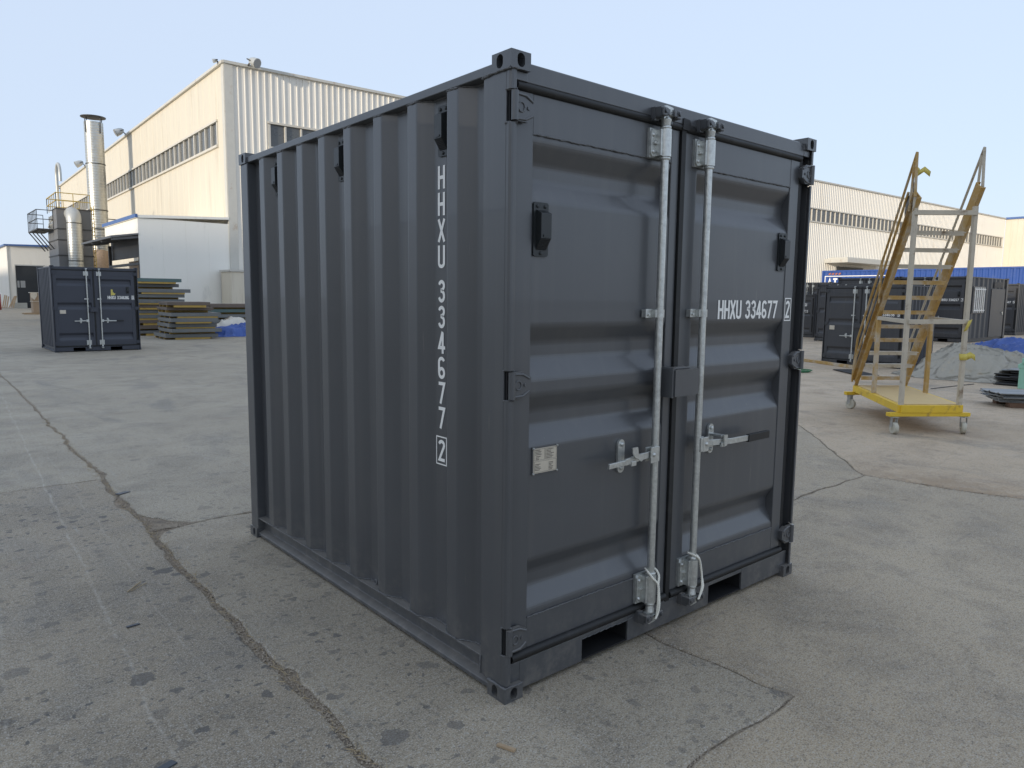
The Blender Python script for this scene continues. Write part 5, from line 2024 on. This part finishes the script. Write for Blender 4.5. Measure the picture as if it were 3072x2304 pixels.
tarp('tarpaulin', (14.55, 3.05, 0), (0.31, -0.95), None, 1.45, 1.0, 0.52, 'tarp_silver', 'crumpled silver tarpaulin heaped behind the rolling stair', 3, 110, 80, 0.15,
     lambda x, y: 0.5 + 0.5 * min(1, max(0, (x + 1.0) / 0.9)), 0.75)
tarp('tarpaulin', (17.6, 2.55, 0), (0.25, -0.97), None, 2.3, 1.2, 0.80, 'tarp_blue', 'large blue tarpaulin behind the silver one at the right edge', 6, 100, 70, 0.16,
     lambda x, y: 0.75 + 0.35 * max(0, x))
tarp('tarpaulin', (7.75, 24.45, 0), (1, 0.05), None, 1.2, 0.72, 0.42, 'tarp_blue', 'crumpled blue tarpaulin beside the panel stacks on the left', 9, 80, 60, 0.16,
     lambda x, y: 0.7 + 0.5 * max(0, x))
tarp('dust_sheet', (7.9, 25.1, 0), (1, 0.0), None, 0.95, 0.5, 0.56, 'cloth_white', 'dirty white dust sheet heaped behind the left blue tarpaulin', 14, 50, 40, 0.10)

# ------------------------------------------------------------------ things lying about on the right
rn = random.Random(31)
NS = 12
for k in range(NS):
    x0, y0 = 13.55 + rn.uniform(-.12, .2) + 0.02 * k, 2.62 + rn.uniform(-.3, .15) - 0.03 * k
    a = rn.uniform(-0.12, 0.12)
    m = MB()
    z = 0.006 + k * 0.024
    m.obox((0, 0, 0), Vector((1, 0, 0)), Vector((0, 1, 0)), UZ, 0.62, 1.15, 0.007)
    o = m.build('steel_sheet', 'sheet_pale' if k > 9 else 'sheet_dark')
    o.location = (x0 + 0.62, y0 - 1.15, z)
    o.rotation_euler = (rn.uniform(-.002, .002), rn.uniform(-.004, .004), a)
    idx = NS - 1 - k
    tag(o, ('topmost' if idx == 0 else ('lowest' if k == 0 else ORD[idx])) + (' sheet' if idx in (0, NS - 1) else ' sheet from the top') + ' in the pile of thin steel sheets under the silver tarpaulin', 'steel sheet', 'thin steel sheets piled by the silver tarpaulin')
t = thing('trestle', 'mint green steel trestle at the right edge of the yard', 'trestle', (13.10, 1.92, 0))
m = MB()
m.box(0, 0.09, -0.10, 0, 0, 0.44)
m.build('leg', 'trestle_green', t, 0.004)
m = MB()
m.box(0.0, 0.09, -1.60, -1.50, 0, 0.44)
m.build('leg', 'trestle_green', t, 0.004)
m = MB()
m.box(-0.01, 0.10, -1.62, 0.02, 0.355, 0.42)
m.build('crossbar', 'trestle_green', t, 0.004)
m = MB()
m.box(-0.04, 0.14, -1.66, -0.04, 0.441, 0.53)
m.build('top_beam', 'trestle_green', t, 0.004)
m = MB()
# folded grey cladding sheets on timber
t = thing('timber_bearer', 'dark rusty bearer under the folded grey sheets at the right edge', 'bearer', (10.32, 1.30, 0), -0.9)
MB().box(0.0, 1.0, -0.06, 0.06, 0, 0.07).build('beam', 'timber_dark', t)
MB().box(0.0, 1.0, 0.35, 0.47, 0, 0.07).build('beam', 'timber_dark', t)
for k in range(7):
    m = MB()
    pr = [(0, 0), (0.05, 0.014), (0.10, 0), (0.26, 0), (0.30, 0.016), (0.34, 0), (0.50, 0), (0.54, 0.014), (0.58, 0)]
    m.strip([(a, b) for a, b in pr], 'x', 0, 1.1)
    o = m.build('folded_sheet', 'sheet_pale')
    md = o.modifiers.new('t', 'SOLIDIFY')
    md.thickness = 0.010
    o.location = (10.27 + rn.uniform(-.05, .05) - 0.02 * k, 1.33 + rn.uniform(-.06, .06) + 0.01 * k, 0.082 + k * 0.021)
    o.rotation_euler = (rn.uniform(-.01, .01), rn.uniform(-.02, .02), -0.9 + rn.uniform(-.12, .12))
    tag(o, ('topmost' if k == 6 else ('lowest' if k == 0 else ORD[6 - k])) + (' sheet' if k in (0, 6) else ' sheet from the top') + ' of the folded grey cladding pile at the right edge', 'cladding sheet', 'folded grey cladding sheets')
m = MB().bar((15.75, 7.75, 0.035), (14.42, 5.38, 0.035), 0.08, 0.066)
tag(m.build('steel_beam', 'stair_worn', None, 0.004), 'long yellow steel bar lying on the ground before the low container', 'beam')
m = MB()
m.add([(13.62, 5.42, 0.012), (12.80, 4.50, 0.012), (13.15, 4.25, 0.012), (13.95, 5.15, 0.012), (13.62, 5.42, 0.026), (12.80, 4.50, 0.026), (13.15, 4.25, 0.026), (13.95, 5.15, 0.026)],
      [(0, 3, 2, 1), (4, 5, 6, 7), (0, 1, 5, 4), (1, 2, 6, 5), (2, 3, 7, 6), (3, 0, 4, 7)])
tag(m.build('black_plate', 'sheet_dark'), 'flat black plate lying on the ground left of the stair foot', 'plate')
m = MB()
for k in range(3):
    m.tube([(12.62 + 0.22 * math.cos(a) * (1 + .1 * k), 5.62 + (0.16 + 0.03 * k) * math.sin(a), 0.012 + 0.016 * k) for a in [i * math.pi / 10 for i in range(20 + k)]], 0.009, 6)
tag(m.build('hose', 'hose_green'), 'green hose coiled on the ground beside the main container edge', 'hose')
m = MB().tube([(11.72, 2.80, 0.008), (12.4, 2.72, 0.008), (13.15, 2.60, 0.01)], 0.007, 6)
tag(m.build('thin_rod', 'dark_steel'), 'thin dark rod lying on the ground before the silver tarpaulin', 'rod')

# blue 40 ft container on a flatbed behind everything
t = thing('blue_container', 'long blue shipping container with white letters behind the dark containers', 'container', (46.0, 22.1, 0))
BL = 12.19
m = MB()
pts = [(0.0, 0.0)]
y = 0.12
pts = [(0.06, 0.10)]
while y < BL - 0.4:
    pts += [(0.06, -y), (0.02, -y - 0.06), (0.02, -y - 0.16), (0.06, -y - 0.22)]
    y += 0.30
pts = [(a, -abs(b)) for a, b in pts] + [(0.06, -BL + 0.1)]
m.strip(pts, 'z', 1.05, 3.42)
m.add([(2.40, -0.1, 1.05), (2.40, -BL + 0.1, 1.05), (2.40, -BL + 0.1, 3.42), (2.40, -0.1, 3.42)], [(0, 1, 2, 3)])
m.build('side_wall', 'blue_box', t)
m = MB()
m.box(0.0, 0.08, -BL + 0.1001, -0.1001, 3.40, 3.50)
m.box(0.0, 0.10, -BL + 0.1001, -0.1001, 0.92, 1.06)
m.box(0.0, 2.44, -0.10, 0, 0.92, 3.50)
m.box(0.0, 2.44, -BL, -BL + 0.10, 0.92, 3.50)
m.box(0.0801, 2.44, -BL + 0.1001, -0.1001, 3.42, 3.48)
m.build('frame', 'blue_box', t, 0.01)
m = MB()
word(m, 'AT', lambda x, z, lift: (-0.012 - lift, -x, z), 0.62, 0.46, 2.36, 1.15, t=0.17, track=0.22)
m.build('lettering', 'decal', t)
m = MB()
stroke(m, [(0.25, 2.18), (0.25, 3.12), (4.2, 3.12), (4.2, 2.18), (0.25, 2.18)], 0.05, lambda x, z, lift: (-0.012 - lift, -x, z), 0.0)
m.build('letter_frame', 'decal', t)
m = MB()
for k in range(4):
    y0_ = 0.45 + k * 0.22
    m.add([(-0.01, -y0_, 3.22), (-0.01, -y0_ - 0.13, 3.22), (-0.01, -y0_ - 0.20, 3.33), (-0.01, -y0_ - 0.07, 3.33)], [(0, 1, 2, 3)])
m.build('hazard_marks', 'orange_decal', t)
t = thing('flatbed_trailer', 'dark flatbed trailer under the long blue container', 'trailer', (46.0, 22.1, 0))
MB().box(0.1, 2.34, -BL, 0.0, 0.72, 0.915).build('bed', 'dark_steel', t)
for y in (-1.2, -2.5, -9.0, -10.3):
    m = MB()
    for x in (0.15, 1.95):
        m.cyl((x, y, 0.46), (x + 0.35, y, 0.46), 0.46, 18)
    m.build('wheel_pair', 'rubber', t)
m = MB()
m.box(0.4, 2.0, -BL + 0.2, -0.2, 0.5, 0.719)
for y in (-1.2, -2.5, -9.0, -10.3):
    m.box(0.5, 1.9, y - 0.05, y + 0.05, 0.40, 0.4999)
m.build('chassis', 'dark_steel', t)

# ------------------------------------------------------------------ things before the far workshop
t = thing('pallet_load', 'two wrapped cartons on a pallet far left beside the container', 'pallet', (5.32, 57.0, 0))
MB().box(-0.2, 1.7, 0, 1.2, 0.0, 0.10).build('pallet', 'timber', t)
MB().box(0.35, 1.5, 0.1, 1.1, 0.101, 0.86).build('carton', 'carton', t, 0.02)
MB().box(0.33, 1.5, 0.08, 1.1, 0.90, 1.45).build('carton', 'carton', t, 0.02)
m = MB()
m.box(0.25, 1.52, 0.03, 1.12, 1.451, 1.50)
m.prism([(0.22, 1.50), (0.25, 1.15), (0.45, 0.98), (0.62, 1.28), (0.60, 1.50)], 'y', 0.015, 0.03)
m.box(0.3, 1.52, 0.05, 1.12, 0.861, 0.899)
m.build('wrap', 'cloth_white', t)
rn = random.Random(8)
for k in range(6):
    x = 6.05 + k * 0.16
    m = MB().bar((x, 79.5, 0.05), (x + 0.35 + rn.uniform(-.1, .2), 80.2, 1.15 + rn.uniform(-.1, .1)), 0.10, 0.04)
    tag(m.build('timber_board', 'timber'), ['leftmost', 'second', 'third', 'fourth', 'fifth', 'rightmost'][k] + ' leaning timber board at the far workshop corner', 'board', 'timber boards leaning at the far workshop')
t = thing('red_drum', 'red drum at the far left edge of the picture', 'drum', (5.02, 73.5, 0))
MB().tube([(0, 0, 0), (0, 0, 0.02), (0, 0, 0.5), (0, 0, 0.52), (0, 0, 0.54), (0, 0, 1.3), (0, 0, 1.34)], 0.4, 18, True, [0.38, 0.4, 0.4, 0.415, 0.4, 0.4, 0.37]).build('shell', 'red_paint', t)

# ------------------------------------------------------------------ litter on the near concrete
def scrap(x, y, lx, ly, rz, mt, name, label, cat, bend=0.004):
    m = MB()
    m.prism([(-lx / 2, -ly / 2), (lx / 2, -ly / 2 * 0.8), (lx / 2 * 0.9, ly / 2), (-lx / 2 * 0.95, ly / 2 * 0.9)], 'z', 0.002, 0.002 + bend)
    o = m.build(name, mt)
    o.location = (x, y, 0)
    o.rotation_euler = (0, 0.03, rz)
    return tag(o, label, cat)


scrap(-1.03, 0.40, 0.055, 0.03, 0.3, 'scrap', 'metal_scrap', 'dark bluish metal scrap on the concrete at the lower left', 'scrap')
scrap(-0.87, 1.52, 0.055, 0.016, 0.1, 'scrap', 'metal_scrap', 'narrow dark metal scrap left of the long crack', 'scrap')
scrap(-0.39, 3.92, 0.10, 0.05, 0.5, 'scrap', 'metal_scrap', 'small dark scrap right of the long crack beyond the gravel hole', 'scrap')
m = MB()
m.tube([(-0.80, 1.93, 0.006), (-0.72, 2.02, 0.008)], 0.003, 5)
m.tube([(-0.785, 1.93, 0.006), (-0.70, 1.99, 0.007)], 0.002, 5)
tag(m.build('straw_twig', 'straw'), 'two crossed dry straws on the concrete left of the crack', 'straw')
m = MB()
m.prism([(-0.007, -0.03), (0.006, -0.032), (0.008, 0.03), (-0.004, 0.034)], 'z', 0.002, 0.010)
o = m.build('wood_chip', 'timber')
o.location = (-0.16, -0.20, 0)
o.rotation_euler = (0, 0, 0.4)
tag(o, 'pale wood chip on the concrete near the lower middle edge', 'wood chip')
